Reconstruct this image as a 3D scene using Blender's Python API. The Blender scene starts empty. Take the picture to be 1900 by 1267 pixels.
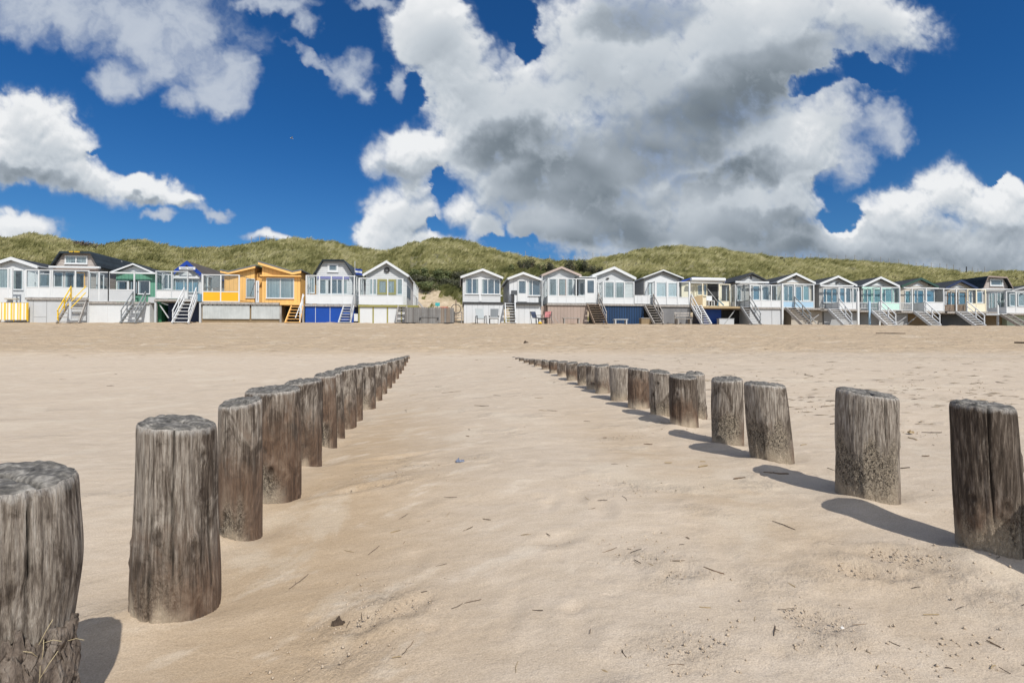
import bpy, bmesh, math, random
import numpy as np
from mathutils import Vector, Matrix
R = math.radians
random.seed(7); rng = np.random.default_rng(7)
scn = bpy.context.scene
COL = scn.collection

# ---------------------------------------------------------------- camera
YAW, PITCH, F, EYE = R(5.95), R(0.69), 950.0, 1.0
cam_d = bpy.data.cameras.new("camera"); cam = bpy.data.objects.new("camera", cam_d); COL.objects.link(cam)
cam.location = (0, 0, EYE); cam.rotation_euler = (R(90) + PITCH, 0, -YAW)
cam_d.sensor_width = 36; cam_d.lens = 18.0; cam_d.clip_start = 0.05; cam_d.clip_end = 5000
scn.camera = cam
cy_, sy_, cp_, sp_ = math.cos(YAW), math.sin(YAW), math.cos(PITCH), math.sin(PITCH)
FWD = Vector((sy_*cp_, cy_*cp_, sp_)); RGT = Vector((cy_, -sy_, 0)); UPV = Vector((-sy_*sp_, -cy_*sp_, cp_))

def ray(px, py):            # direction in the world seen at a place of the 1900 x 1267 photograph
    return FWD + RGT*((px-950)/F) + UPV*((633.5-py)/F)
def W(px, py, Y):           # point on the upright plane y = Y
    d = ray(px, py); t = Y/d.y
    return Vector((t*d.x, Y, EYE+t*d.z))

# ---------------------------------------------------------------- sun and exposure
SUN_EL, SUN_AZ = R(46.5), R(157)          # azimuth from +Y towards +X
sd = bpy.data.lights.new("sun", 'SUN'); so = bpy.data.objects.new("sun", sd); COL.objects.link(so)
sd.energy = 4.2; sd.angle = R(0.5); sd.color = (1.0, 0.955, 0.88)
sdir = Vector((math.sin(SUN_AZ)*math.cos(SUN_EL), math.cos(SUN_AZ)*math.cos(SUN_EL), math.sin(SUN_EL)))
so.rotation_euler = sdir.to_track_quat('Z', 'Y').to_euler(); so.location = sdir*60
scn.view_settings.view_transform = 'Standard'; scn.view_settings.look = 'None'
scn.view_settings.exposure = 0.0; scn.view_settings.gamma = 1.0; scn.view_settings.use_curve_mapping = False

# ---------------------------------------------------------------- node helper
class NT:
    def __init__(s, nt): s.nt = nt
    def n(s, t, ins=None, **kw):
        nd = s.nt.nodes.new(t)
        for k, v in kw.items(): setattr(nd, k, v)
        if ins:
            for k, v in ins.items():
                sk = nd.inputs[k]
                if isinstance(v, bpy.types.NodeSocket): s.nt.links.new(v, sk)
                else: sk.default_value = v
        return nd
    def m(s, op, a, b=None, c=None, clamp=False):
        ins = {0: a}
        if b is not None: ins[1] = b
        if c is not None: ins[2] = c
        return s.n('ShaderNodeMath', ins, operation=op, use_clamp=clamp).outputs[0]
    def v(s, op, a, b=None):
        ins = {0: a}
        if b is not None: ins[1] = b
        nd = s.n('ShaderNodeVectorMath', ins, operation=op)
        return nd.outputs['Value'] if op in ('LENGTH', 'DOT_PRODUCT') else nd.outputs[0]
    def mix(s, f, a, b, t='RGBA', blend='MIX'):
        nd = s.nt.nodes.new('ShaderNodeMix'); nd.data_type = t
        if t == 'RGBA': nd.blend_type = blend
        idx = {'RGBA': (6, 7, 2), 'FLOAT': (2, 3, 0)}[t]
        for i, v in ((0, f), (idx[0], a), (idx[1], b)):
            if isinstance(v, bpy.types.NodeSocket): s.nt.links.new(v, nd.inputs[i])
            else:
                if t == 'RGBA' and i != 0 and len(v) == 3: v = (*v, 1)
                nd.inputs[i].default_value = v
        return nd.outputs[idx[2]]
    def noise(s, vec, scale, detail=4, rough=0.55, dist=0.0, out='Fac', lac=2.0):
        return s.n('ShaderNodeTexNoise', {'Vector': vec, 'Scale': scale, 'Detail': detail, 'Roughness': rough, 'Distortion': dist, 'Lacunarity': lac}).outputs[out]
    def mr(s, v, a, b, c=0.0, d=1.0, interp='LINEAR'):
        return s.n('ShaderNodeMapRange', {0: v, 1: a, 2: b, 3: c, 4: d}, interpolation_type=interp).outputs[0]
    def ramp(s, f, stops, interp='LINEAR'):
        nd = s.n('ShaderNodeValToRGB', {0: f}); cr = nd.color_ramp; cr.interpolation = interp
        while len(cr.elements) < len(stops): cr.elements.new(0.5)
        for e, (p, c) in zip(cr.elements, stops): e.position = p; e.color = (*c, 1) if len(c) == 3 else c
        return nd.outputs[0]

# ---------------------------------------------------------------- noise in numpy
def _hash2(ix, iy, seed):
    h = (ix.astype(np.int64)*374761393 + iy.astype(np.int64)*668265263 + seed*1442695041) & 0xffffffff
    h = ((h ^ (h >> 13))*1274126177) & 0xffffffff
    return ((h ^ (h >> 16)) & 0xffff)/65535.0
def perlin(x, y, seed=0):
    ix = np.floor(x); iy = np.floor(y); fx = x-ix; fy = y-iy; ix = ix.astype(np.int64); iy = iy.astype(np.int64)
    ux = fx*fx*fx*(fx*(fx*6-15)+10); uy = fy*fy*fy*(fy*(fy*6-15)+10)
    def g(i, j, dx, dy):
        a = _hash2(i, j, seed)*2*np.pi
        return np.cos(a)*dx + np.sin(a)*dy
    a = g(ix, iy, fx, fy); b = g(ix+1, iy, fx-1, fy); c = g(ix, iy+1, fx, fy-1); d = g(ix+1, iy+1, fx-1, fy-1)
    return (a*(1-ux)+b*ux)*(1-uy) + (c*(1-ux)+d*ux)*uy      # about -0.7 .. 0.7
def fbm(x, y, oct=6, gain=0.5, seed=0, lac=2.03):
    s = 0; a = 1.0; t = 0
    for o in range(oct):
        s = s + a*perlin(x, y, seed+o*17); t += a; a *= gain; x = x*lac+11.3; y = y*lac+5.7
    return s/t
def billow(x, y, oct=6, gain=0.5, seed=0):
    s = 0; a = 1.0; t = 0
    for o in range(oct):
        s = s + a*(np.abs(perlin(x, y, seed+o*31))*2.2-0.45); t += a; a *= gain; x = x*2.07+3.3; y = y*2.07+8.7
    return s/t
def sstep(a, b, x):
    t = np.clip((x-a)/(b-a), 0, 1); return t*t*(3-2*t)

CUM = [(800,50,90,90),(850,150,92,105),(900,235,105,90),(1000,190,130,120),(1080,90,120,130),(1190,110,180,150),(1290,210,220,160),(1100,320,175,110,20),(960,320,105,75,25),
       (1400,70,260,125,-12),(1570,20,200,62,-14),(1470,290,125,115),(1225,352,70,50),(1530,225,66,76,-20),(1470,380,75,70),(1350,390,190,85),(1180,410,170,62),(985,422,48,26),(1060,425,80,35),
       (1300,455,290,55),(1470,440,100,50),
       (1750,352,74,62),(1660,398,105,56,10),(1850,400,95,66),(1884,352,44,24,-30),(1700,455,260,62),(1560,455,110,45),(1840,475,170,45),(2100,440,200,90),
       (765,288,92,56),(702,300,36,36),(880,305,48,62),(910,350,50,50),(738,397,76,60),(706,438,56,42),(784,396,36,36),(790,450,110,24),(770,345,40,30),(855,395,42,36),(894,422,40,34,30),
       (45,222,106,66),(105,275,78,52),(10,290,110,60),(130,325,150,38,-14),(265,350,100,27,-10),(332,365,44,16,-10),(28,420,86,36),(500,442,54,10),(380,459,18,6)]
HOL = [(965,38,40,36),(985,85,22,28),(1548,345,42,32,20),(1562,400,42,24),(1515,150,62,22,14,.50),(820,345,16,26),(800,415,14,9),(765,175,30,38),(205,287,40,10),(945,448,50,12),(1850,332,16,10),(1600,128,60,24,-20,.6)]
SOFT = [(250,40,220,85,-8),(90,20,150,65),(330,100,110,75),(395,150,70,62),(440,150,40,70),(225,150,60,40),(335,188,45,30,-30),(655,138,42,46,20,.9),(692,170,22,26),(575,105,60,10,-35,.5),(572,38,34,26,-35),(505,4,90,16),(420,195,50,18),(390,388,52,11,-12),(300,392,36,13),
        (1645,235,50,50,-30),(1664,262,28,22),(1560,270,60,70),(690,5,45,14),(738,150,16,40)]
DARK = [(1190,270,250,58,20,1.0),(1050,335,120,62,20,.9),(1330,335,150,30,16,.8),(1180,425,230,34,0,1.0),(1390,160,150,60,22,.75),(1080,385,110,40,0,.9),(1370,425,170,26,0,.75),(1720,480,260,26,0,.6),(1640,435,110,26,0,.5),(1850,440,120,22,0,.35),(1500,470,170,26,0,.6),(765,320,60,16,0,.7),(40,330,90,18,-10,.7),(320,378,90,8,-8,.7),(1180,30,90,40,0,.45),(950,270,90,35,10,.5)]
def blobfield(X, Y, L, k=0.30):
    acc = np.full(X.shape, -5.0)
    for b in L:
        px, py, rx, ry = b[:4]; t = R(b[4]) if len(b) > 4 else 0.0; wt = b[5] if len(b) > 5 else 1.0
        dx = X-px; dy = -(Y-py)
        a = (dx*math.cos(t)+dy*math.sin(t))/rx; c = (-dx*math.sin(t)+dy*math.cos(t))/ry
        q = np.maximum((1-(a*a+c*c))*1.0, -5)
        q = np.where(q > 0, q*wt, q)
        h = np.maximum(k-np.abs(acc-q), 0)/k
        acc = np.maximum(acc, q)+h*h*k*0.25
    return acc
def cloud_fields(X, Y):
    """density and light of the clouds over directions given as places of the photograph"""
    wx = fbm(X/90, Y/90, 5, .55, 1)*34; wy = fbm(X/90, Y/90, 5, .55, 9)*34
    w2x = fbm(X/38, Y/38, 5, .6, 33)*24; w2y = fbm(X/38, Y/38, 5, .6, 39)*24
    B = blobfield(X+wx+w2x*.3, Y+wy+w2y*.3, CUM)
    big = fbm(X/120, Y/120, 4, .5, 21)
    bil = billow((X+wx*.6)/48, (Y+wy*.6)/48, 6, .55, 5)
    fine = fbm((X+wx*.6+w2x*.4)/30, (Y+wy*.6+w2y*.4)/30, 6, .62, 61)
    D = B*1.10 + big*.55 + bil*.50 + fine*.62
    bl = billow((X+wx*.6)/60, (Y+wy*.6)/60, 2, .5, 5)
    Dl = B*1.0 + big*.6 + bl*.45
    H = np.maximum(blobfield(X+wx*.9+w2x*1.3, Y+wy*.9+w2y*1.3, HOL)+.25, 0)
    D = D - H*1.55; Dl = Dl - H*1.1
    S = blobfield(X+wx*1.5+w2x*.9, Y+wy*1.5+w2y*.9, SOFT, .4)
    fib = fbm((X+wx*2)/75, (Y+wy*2)/75, 8, .58, 40)
    S = S*.95 + fib*1.5 + .12
    halo = np.clip(D+.55, 0, 1)*.9
    soft = sstep(-.22, .30, fbm(X/190, Y/150, 3, .5, 90)-.10*sstep(900, 650, X)+.06)
    cov = sstep(-.08, 0.46+.70*soft, D)
    covs = np.maximum(sstep(-0.30, 1.15, S)**1.2*.93,   .62*sstep(.12, .95, halo)**1.4)
    dk = sstep(-1.1, .8, blobfield(X+wx*2.0, Y+wy*2.0, DARK, .6))
    return D, Dl, S, cov, covs, dk, bil, big
def blur(a, n):
    for ax in (0, 1):
        for k in range(2):
            c = np.cumsum(np.concatenate([np.repeat(np.take(a, [0], ax), n+1, ax), a, np.repeat(np.take(a, [-1], ax), n, ax)], ax), ax)
            m = 2*n+1; L = a.shape[ax]
            a = (np.take(c, range(m, m+L), ax)-np.take(c, range(0, L), ax))/m
    return a
def cloud_light(X, Y, step):
    D, Dl, S, cov, covs, dk, bil, big = cloud_fields(X, Y)
    T = np.clip(Dl, 0, 1.3); Tf = np.clip(D, 0, 1.1); acc = np.zeros_like(T); n = 0
    for k, w in ((3, 1), (6, 1), (10, .9), (15, .8), (22, .6), (30, .5), (42, .4)):
        s = max(1, int(round(k*2.5/step))); acc += w*np.roll(np.roll(T, s, 0), int(s*.35), 1); n += w
    acc /= n
    edge = np.exp(-np.clip(D-.15, 0, 3)*2.2); core = np.clip(D*1.4-.1, 0, 1)
    L = .86 - .30*np.clip(acc-.15, 0, 2) + .26*(T-acc)
    s2 = max(1, int(round(4*2.5/step)))
    rel = Tf-np.roll(np.roll(Tf, s2, 0), s2//3, 1)
    puff = sstep(.05, .35, fbm(X/130, Y/90, 3, .5, 55)+.55*sstep(940, 860, X)*sstep(190, 260, Y)+.45*sstep(1560, 1650, X)*sstep(260, 330, Y)+.3*sstep(1400, 1500, X)*sstep(200, 260, Y))
    L = blur(L, max(1, int(7*2.5/step)))*core+L*(1-core)
    L += rel*(.03+.20*edge+.22*puff)+.07*puff
    mott = fbm(X/200+Y/400, Y/105-X/300, 3, .45, 77)
    L = L - dk*(.34+.50*mott)*core + .03*edge
    return np.clip(L, 0, 1), cov, covs, S
CRAMP = [(0.0, (0.13, 0.16, 0.195)), (0.25, (0.20, 0.24, 0.28)), (0.50, (0.37, 0.42, 0.475)), (0.72, (0.55, 0.60, 0.65)), (0.90, (0.72, 0.75, 0.78)), (1.0, (0.86, 0.875, 0.89))]

# ---------------------------------------------------------------- clear sky in the world, clouds on a far dome
SKY_STRENGTH, SKY_TINT = 0.095, (0.15, 0.52, 0.90)
def clear_sky(N, vec=None):
    sky = N.n('ShaderNodeTexSky', {'Vector': vec} if vec is not None else None, sky_type='NISHITA', sun_disc=False)
    sky.sun_elevation = SUN_EL; sky.sun_rotation = SUN_AZ; sky.altitude = 0; sky.air_density = 1.0; sky.dust_density = 0.1; sky.ozone_density = 3.0
    if vec is None: vec = N.n('ShaderNodeTexCoord').outputs['Generated']
    z = N.n('ShaderNodeSeparateXYZ', {0: vec}).outputs[2]
    return N.mix(1.0, sky.outputs[0], N.mix(N.mr(z, .02, .42, interp='SMOOTHSTEP'), (.36, .65, .88), SKY_TINT), blend='MULTIPLY')
def build_world():
    w = bpy.data.worlds.new("World"); scn.world = w; w.use_nodes = True
    nt = w.node_tree; nt.nodes.clear(); N = NT(nt)
    # unseen bright cloud added behind the camera as neutral fill light
    g = N.n('ShaderNodeTexCoord').outputs['Generated']; sp = N.n('ShaderNodeSeparateXYZ', {0: g})
    cl = N.mr(N.noise(N.v('MULTIPLY', g, (1, 1, 2.2)), 2.6, 6, .6), .38, .56, 0, .85, 'SMOOTHSTEP')
    cl = N.m('MULTIPLY', cl, N.mr(sp.outputs[1], .25, -.1)); cl = N.m('MULTIPLY', cl, N.mr(sp.outputs[2], 0, .12))
    base = N.n('ShaderNodeVectorMath', {0: clear_sky(N), 'Scale': SKY_STRENGTH}, operation='SCALE').outputs[0]
    bg = N.n('ShaderNodeBackground', {0: N.mix(cl, base, (.95, .97, 1.0)), 1: 1.0})
    out = N.n('ShaderNodeOutputWorld'); nt.links.new(bg.outputs[0], out.inputs[0])
build_world()
def tag(o, label=None, cat=None, group=None, kind=None):
    if label: o['label'] = label
    if cat: o['category'] = cat
    if group: o['group'] = group
    if kind: o['kind'] = kind
    return o
def mesh_np(name, V, Fq, mats=(), smooth=False, tris=False):
    k = 3 if tris else 4
    me = bpy.data.meshes.new(name); me.vertices.add(len(V)); me.vertices.foreach_set('co', V.astype(np.float32).ravel())
    me.loops.add(len(Fq)*k); me.loops.foreach_set('vertex_index', Fq.astype(np.int32).ravel())
    me.polygons.add(len(Fq)); me.polygons.foreach_set('loop_start', np.arange(0, len(Fq)*k, k, dtype=np.int32))
    if smooth: me.polygons.foreach_set('use_smooth', np.ones(len(Fq), dtype=bool))
    me.update(calc_edges=True); me.validate()
    o = bpy.data.objects.new(name, me); COL.objects.link(o)
    for m in mats: me.materials.append(m)
    return o
def grid_faces(nr, nc):
    i = np.arange(nr-1)[:, None]*nc+np.arange(nc-1)[None]
    return np.stack([i, i+1, i+nc+1, i+nc], -1).reshape(-1, 4)
def add_attr(o, name, vals):
    a = o.data.attributes.new(name, 'FLOAT', 'POINT'); a.data.foreach_set('value', vals.astype(np.float32).ravel())
def build_sky():
    st = 2.0
    X, Y = np.meshgrid(np.arange(-150, 2052, st), np.arange(-80, 660, st))
    L, cov, covs, S = cloud_light(X, Y, st)
    fade = sstep(-150, -70, X)*sstep(2050, 1970, X)*sstep(-80, -30, Y)
    f, r, u = np.array(FWD), np.array(RGT), np.array(UPV)
    d = f + ((X-950)/F)[..., None]*r + ((633.5-Y)/F)[..., None]*u
    d /= np.linalg.norm(d, axis=-1, keepdims=True)
    m = bpy.data.materials.new('sky'); m.use_nodes = True; nt = m.node_tree; nt.nodes.clear(); N = NT(nt)
    def at(n): return N.n('ShaderNodeAttribute', attribute_name=n).outputs['Fac']
    pos = N.v('NORMALIZE', N.n('ShaderNodeNewGeometry').outputs['Position'])
    base = N.n('ShaderNodeVectorMath', {0: clear_sky(N, pos), 'Scale': SKY_STRENGTH}, operation='SCALE').outputs[0]
    cc = N.ramp(at('cloud_light'), CRAMP)
    cs = N.ramp(N.m('MULTIPLY_ADD', at('veil_light'), 0.35, 0.35), [(0, (.32, .40, .54)), (.55, (.46, .52, .62)), (1, (.60, .65, .72))])
    c = N.mix(at('veil_cover'), base, cs); c = N.mix(at('cloud_cover'), c, cc)
    e = N.n('ShaderNodeEmission', {0: c, 1: 1.0}); out = N.n('ShaderNodeOutputMaterial'); nt.links.new(e.outputs[0], out.inputs[0])
    m.cycles.emission_sampling = 'NONE'
    o = mesh_np('sky', (d*2600).reshape(-1, 3), grid_faces(*X.shape), [m], True)
    add_attr(o, 'cloud_light', L); add_attr(o, 'cloud_cover', cov*fade); add_attr(o, 'veil_cover', covs*fade); add_attr(o, 'veil_light', S)
    tag(o, kind='structure')
build_sky()

# ---------------------------------------------------------------- materials
def new_mat(name):
    m = bpy.data.materials.new(name); m.use_nodes = True; nt = m.node_tree
    bs = nt.nodes.get('Principled BSDF'); return m, NT(nt), bs
def lk(m, a, b): m.node_tree.links.new(a, b)
def OBJC(N): return N.n('ShaderNodeTexCoord').outputs['Object']
_mc = {}
def paint(name, col, rough=0.5, var=0.10, grooves=None, gdir='x', gw=0.14, metal=0.0, spec=0.4):
    """weathered painted or plain surface: blotches, run marks, optional board joints"""
    key = (name, col, grooves, gdir)
    if key in _mc: return _mc[key]
    m, N, b = new_mat(name)
    oc = OBJC(N)
    n1 = N.noise(oc, 1.3, 5, 0.6); n2 = N.noise(N.v('MULTIPLY', oc, (9, 9, 1.2)), 1.5, 4, 0.6)
    f = N.m('ADD', N.m('MULTIPLY', n1, 0.6), N.m('MULTIPLY', n2, 0.4))
    lo = tuple(c*(1-var*1.6) for c in col); hi = tuple(min(c*(1+var*0.5), .92) for c in col)
    c = N.mix(N.mr(f, 0.3, 0.7), lo, hi)
    if grooves:
        ax = {'x': 0, 'z': 2, 'y': 1}[gdir]
        sp = N.n('ShaderNodeSeparateXYZ', {0: oc}).outputs[ax]
        t = N.m('FRACT', N.m('DIVIDE', sp, grooves))
        g = N.m('LESS_THAN', t, gw*0.12/grooves)
        fl = N.m('FLOOR', N.m('DIVIDE', sp, grooves))
        pv = N.n('ShaderNodeTexWhiteNoise', {'W': fl}, noise_dimensions='1D').outputs['Value']
        c = N.mix(1.0, c, N.ramp(pv, [(0, (1-var*1.5,)*3), (1, (1, 1, 1))]), blend='MULTIPLY')
        c = N.mix(N.m('MULTIPLY', g, 0.65), c, tuple(x*0.25 for x in col))
        lk(m, N.n('ShaderNodeBump', {'Height': N.m('SUBTRACT', 1.0, g), 'Strength': 0.6, 'Distance': 0.01}).outputs[0], b.inputs['Normal'])
    lk(m, c, b.inputs['Base Color']); b.inputs['Roughness'].default_value = rough; b.inputs['Metallic'].default_value = metal
    b.inputs['Specular IOR Level'].default_value = spec
    _mc[key] = m; return m
def weathered_wood(name, c0, c1, scale=(14, 14, 1.5)):
    m, N, b = new_mat(name); oc = OBJC(N)
    n = N.noise(N.v('MULTIPLY', oc, scale), 1.0, 8, 0.65, 0.4)
    c = N.ramp(N.mr(n, 0.3, 0.7), [(0, c0), (1, c1)])
    lk(m, c, b.inputs['Base Color']); b.inputs['Roughness'].default_value = 0.85
    lk(m, N.n('ShaderNodeBump', {'Height': n, 'Strength': 0.5, 'Distance': 0.01}).outputs[0], b.inputs['Normal']); return m
def glass_mat(name, tint=(0.80, 0.88, 0.88), refl=0.10):
    m, N, b = new_mat(name); nt = m.node_tree; nt.nodes.remove(b)
    tr = N.n('ShaderNodeBsdfTransparent', {0: (*tint, 1)}); gl = N.n('ShaderNodeBsdfGlossy', {0: (1, 1, 1, 1), 'Roughness': 0.03})
    fc = N.n('ShaderNodeLayerWeight', {0: .5}).outputs['Facing']
    fr = N.m('MULTIPLY', N.m('POWER', fc, 4.0), .5)
    mx = N.n('ShaderNodeMixShader', {0: N.m('ADD', fr, refl, clamp=True), 1: tr.outputs[0], 2: gl.outputs[0]})
    nt.links.new(mx.outputs[0], nt.nodes['Material Output'].inputs[0]); return m

WHITE = paint('white_paint', (.66, .68, .695), .45, .05)
WHITE_CLAD = paint('white_cladding', (.63, .65, .665), .5, .05, .16, 'z')
WHITE_BOARD = paint('white_boards', (.65, .67, .69), .5, .04, .42, 'x')
OFFWHITE = paint('off_white_panel', (.66, .67, .68), .5, .05)
CREAM = paint('cream_paint', (.78, .72, .56), .5, .05)
GLASS = glass_mat('screen_glass', (.95, .97, .97), .03)
PANE = glass_mat('window_glass', (.90, .94, .95), .07)
SHADE_DK = paint('painted_dark_shade', (.05, .052, .055), .8, .4)  # painted shade: unlit rooms behind panes and hollows under open decks
BLUEIN = paint('dim_blue_interior', (.10, .145, .19), .8, .3)
GREYIN = paint('dim_grey_interior', (.22, .24, .25), .8, .3)
CURT = paint('pale_curtain', (.58, .62, .62), .9, .18, .11, 'x', .5)
CURTB = paint('light_blue_curtain', (.30, .48, .60), .9, .15, .13, 'x', .5)
TURQ = paint('turquoise_blind', (.24, .39, .42), .8, .12)
BLUEBL = paint('blue_blind', (.11, .24, .34), .8, .12)
ROOF_D = paint('dark_roofing', (.045, .05, .055), .75, .3)
ROOF_T = paint('teal_black_tiles', (.030, .045, .055), .45, .4, .33, 'z', .5)
ROOF_G = paint('grey_roofing', (.16, .17, .175), .8, .2)
ROOF_B = paint('brown_grey_roofing', (.11, .095, .085), .8, .2)
STEEL = paint('galvanised_steel', (.34, .36, .37), .45, .15, metal=.3)
GREYP = paint('grey_paint', (.36, .37, .38), .5, .06)
LGREYP = paint('light_grey_paint', (.52, .54, .56), .5, .06)
GREYW = weathered_wood('weathered_grey_wood', (.20, .185, .17), (.46, .43, .40))
BROWNW = weathered_wood('weathered_brown_wood', (.10, .07, .05), (.32, .24, .18))
DARKM = paint('dark_metal', (.05, .05, .052), .5, .2)
CURTAINS = {'dark': SHADE_DK, 'blue': BLUEIN, 'grey': GREYIN, 'curtain': CURT, 'lblue': CURTB, 'turq': TURQ, 'bblind': BLUEBL}

# ---------------------------------------------------------------- mesh collector
class MB:
    def __init__(s): s.v = []; s.f = []
    def add(s, vs, fs):
        k = len(s.v); s.v += [tuple(v) for v in vs]; s.f += [tuple(i+k for i in f) for f in fs]; return s
    def box(s, x0, x1, y0, y1, z0, z1):
        x0, x1 = sorted((x0, x1)); y0, y1 = sorted((y0, y1)); z0, z1 = sorted((z0, z1))
        return s.add([(x0,y0,z0),(x1,y0,z0),(x1,y1,z0),(x0,y1,z0),(x0,y0,z1),(x1,y0,z1),(x1,y1,z1),(x0,y1,z1)],
                     [(3,2,1,0),(4,5,6,7),(0,1,5,4),(1,2,6,5),(2,3,7,6),(3,0,4,7)])
    def prism(s, poly, y0, y1):           # poly of (x, z) extruded along y
        n = len(poly); vs = [(x, y0, z) for x, z in poly]+[(x, y1, z) for x, z in poly]
        a = sum(poly[i][0]*poly[(i+1) % n][1]-poly[(i+1) % n][0]*poly[i][1] for i in range(n))
        fr = list(range(n)); bk = [i+n for i in reversed(range(n))]
        sd = [(i, i+n, (i+1) % n+n, (i+1) % n) for i in range(n)]
        fs = [fr, bk]+sd
        if a < 0: fs = [f[::-1] for f in fs]
        return s.add(vs, fs)
    def bar(s, p, q, w=.05, h=.05, up=(0, 0, 1)):
        p = Vector(p); q = Vector(q); d = (q-p).normalized(); u = Vector(up)
        if abs(d.dot(u)) > .98: u = Vector((0, 1, 0))
        r = d.cross(u).normalized()*(w/2); u = r.cross(d).normalized()*(h/2)
        c = [p-r-u, p+r-u, p+r+u, p-r+u, q-r-u, q+r-u, q+r+u, q-r+u]
        return s.add(c, [(0,1,2,3),(7,6,5,4),(0,4,5,1),(1,5,6,2),(2,6,7,3),(3,7,4,0)])
    def tube(s, pts, r, n=8):
        pts = [Vector(p) for p in pts]; rings = []; k0 = len(s.v)
        for i, p in enumerate(pts):
            d = (pts[min(i+1, len(pts)-1)]-pts[max(i-1, 0)]).normalized()
            u = Vector((0, 0, 1)) if abs(d.z) < .9 else Vector((0, 1, 0))
            a = d.cross(u).normalized(); b = d.cross(a)
            rr = r[i] if isinstance(r, (list, tuple)) else r
            rings.append([p+a*math.cos(t*2*math.pi/n)*rr+b*math.sin(t*2*math.pi/n)*rr for t in range(n)])
        vs = [v for ri in rings for v in ri]; fs = []
        for i in range(len(pts)-1):
            for t in range(n): fs.append((i*n+t, i*n+(t+1) % n, (i+1)*n+(t+1) % n, (i+1)*n+t))
        fs.append(tuple(reversed(range(n)))); fs.append(tuple(range((len(pts)-1)*n, len(pts)*n)))
        return s.add(vs, fs)
    def build(s, name, mat, parent=None, base=(0, 0, 0), smooth=False):
        me = bpy.data.meshes.new(name); bx = Vector(base)
        me.from_pydata([tuple(Vector(v)-bx) for v in s.v], [], s.f); me.update()
        bm = bmesh.new(); bm.from_mesh(me); bmesh.ops.recalc_face_normals(bm, faces=bm.faces[:]); bm.to_mesh(me); bm.free()
        if smooth: me.polygons.foreach_set('use_smooth', [True]*len(me.polygons))
        o = bpy.data.objects.new(name, me); COL.objects.link(o); me.materials.append(mat)
        if parent is not None: o.parent = parent
        else: o.location = bx
        return o
def empty(name, loc, label, cat, group=None):
    o = bpy.data.objects.new(name, None); COL.objects.link(o); o.location = loc; o.empty_display_size = .2
    return tag(o, label, cat, group)

# ---------------------------------------------------------------- the beach
DL = [0, 1.2, 1.84, 2.45, 3.08, 3.7, 4.4, 5.25, 7.1, 9.4, 11.9, 15.4, 20, 30, 37, 40, 43, 60, 400]
ZL = [-.96, -.955, -.925, -.875, -.825, -.81, -.81, -.80, -.78, -.72, -.60, -.31, .10, 1.02, 1.74, 1.92, 2.0, 2.0, 1.6]
DR = [0, 1.2, 2.0, 2.6, 3.3, 3.85, 4.5, 5.6, 7.2, 8.7, 11, 14.1, 15.4, 20, 30, 37, 40, 43, 60, 400]
ZR = [-.86, -.835, -.79, -.75, -.72, -.72, -.69, -.64, -.57, -.50, -.41, -.32, -.28, .10, 1.02, 1.74, 1.92, 2.0, 2.0, 1.6]
_d = np.arange(0, 400, .05)
def _sm(D, Z):
    z = np.interp(_d, D, Z); k = np.ones(13)/13; zp = np.concatenate([np.full(6, z[0]), z, np.full(6, z[-1])]); z1 = np.convolve(zp, k, 'valid')
    k = np.ones(81)/81; zp = np.concatenate([np.full(40, z[0]), z, np.full(40, z[-1])]); z2 = np.convolve(zp, k, 'valid')
    w = np.clip((_d-6)/6, 0, 1); return z1*(1-w)+z2*w
_zl, _zr = _sm(DL, ZL), _sm(DR, ZR)
def axes(x, y): return x*sy_+y*cy_, x*cy_-y*sy_          # depth along the view, sideways
def gz0(x, y):
    x = np.asarray(x, float); y = np.asarray(y, float)
    d, xc = axes(x, y); q = xc+.1421*d; s = np.clip((q+.94)/3.09, -.35, 1.5)
    s = np.where(s < 0, s*.5, s)
    dd = np.clip(d, 0, 399)
    z = np.interp(dd, _d, _zl)*(1-s)+np.interp(dd, _d, _zr)*s
    z = z-(np.clip(x, -60, 60)-1.6)*.0056*sstep(14, 38, dd) - np.clip(-y, 0, 60)*.01
    z = z + .035*np.exp(-((q-.55)/.75)**2)*sstep(12, 4, dd)
    return EYE+z
MOUNDS = []
def gz(x, y, detail=True):
    z = gz0(x, y); x = np.asarray(x, float); y = np.asarray(y, float)
    z = z + fbm(x/2.1+5, y/1.3, 3, .5, 3)*.035*sstep(.5, 3, y)
    for (mx, my, h, rx, ry, a) in MOUNDS:
        dx = x-mx; dy = y-my; u = dx*math.cos(a)+dy*math.sin(a); v = -dx*math.sin(a)+dy*math.cos(a)
        z = z + h*np.exp(-(u/rx)**2-(v/ry)**2)
    return z
_ht = .3*1.004**np.arange(1700)
def hit(px, py):
    d = ray(px, py); z = gz0(_ht*d.x, _ht*d.y); k = np.nonzero(EYE+_ht*d.z <= z)[0]
    t = _ht[k[0]] if len(k) else _ht[-1]
    return Vector((d.x*t, d.y*t, float(gz(d.x*t, d.y*t))))

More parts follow.
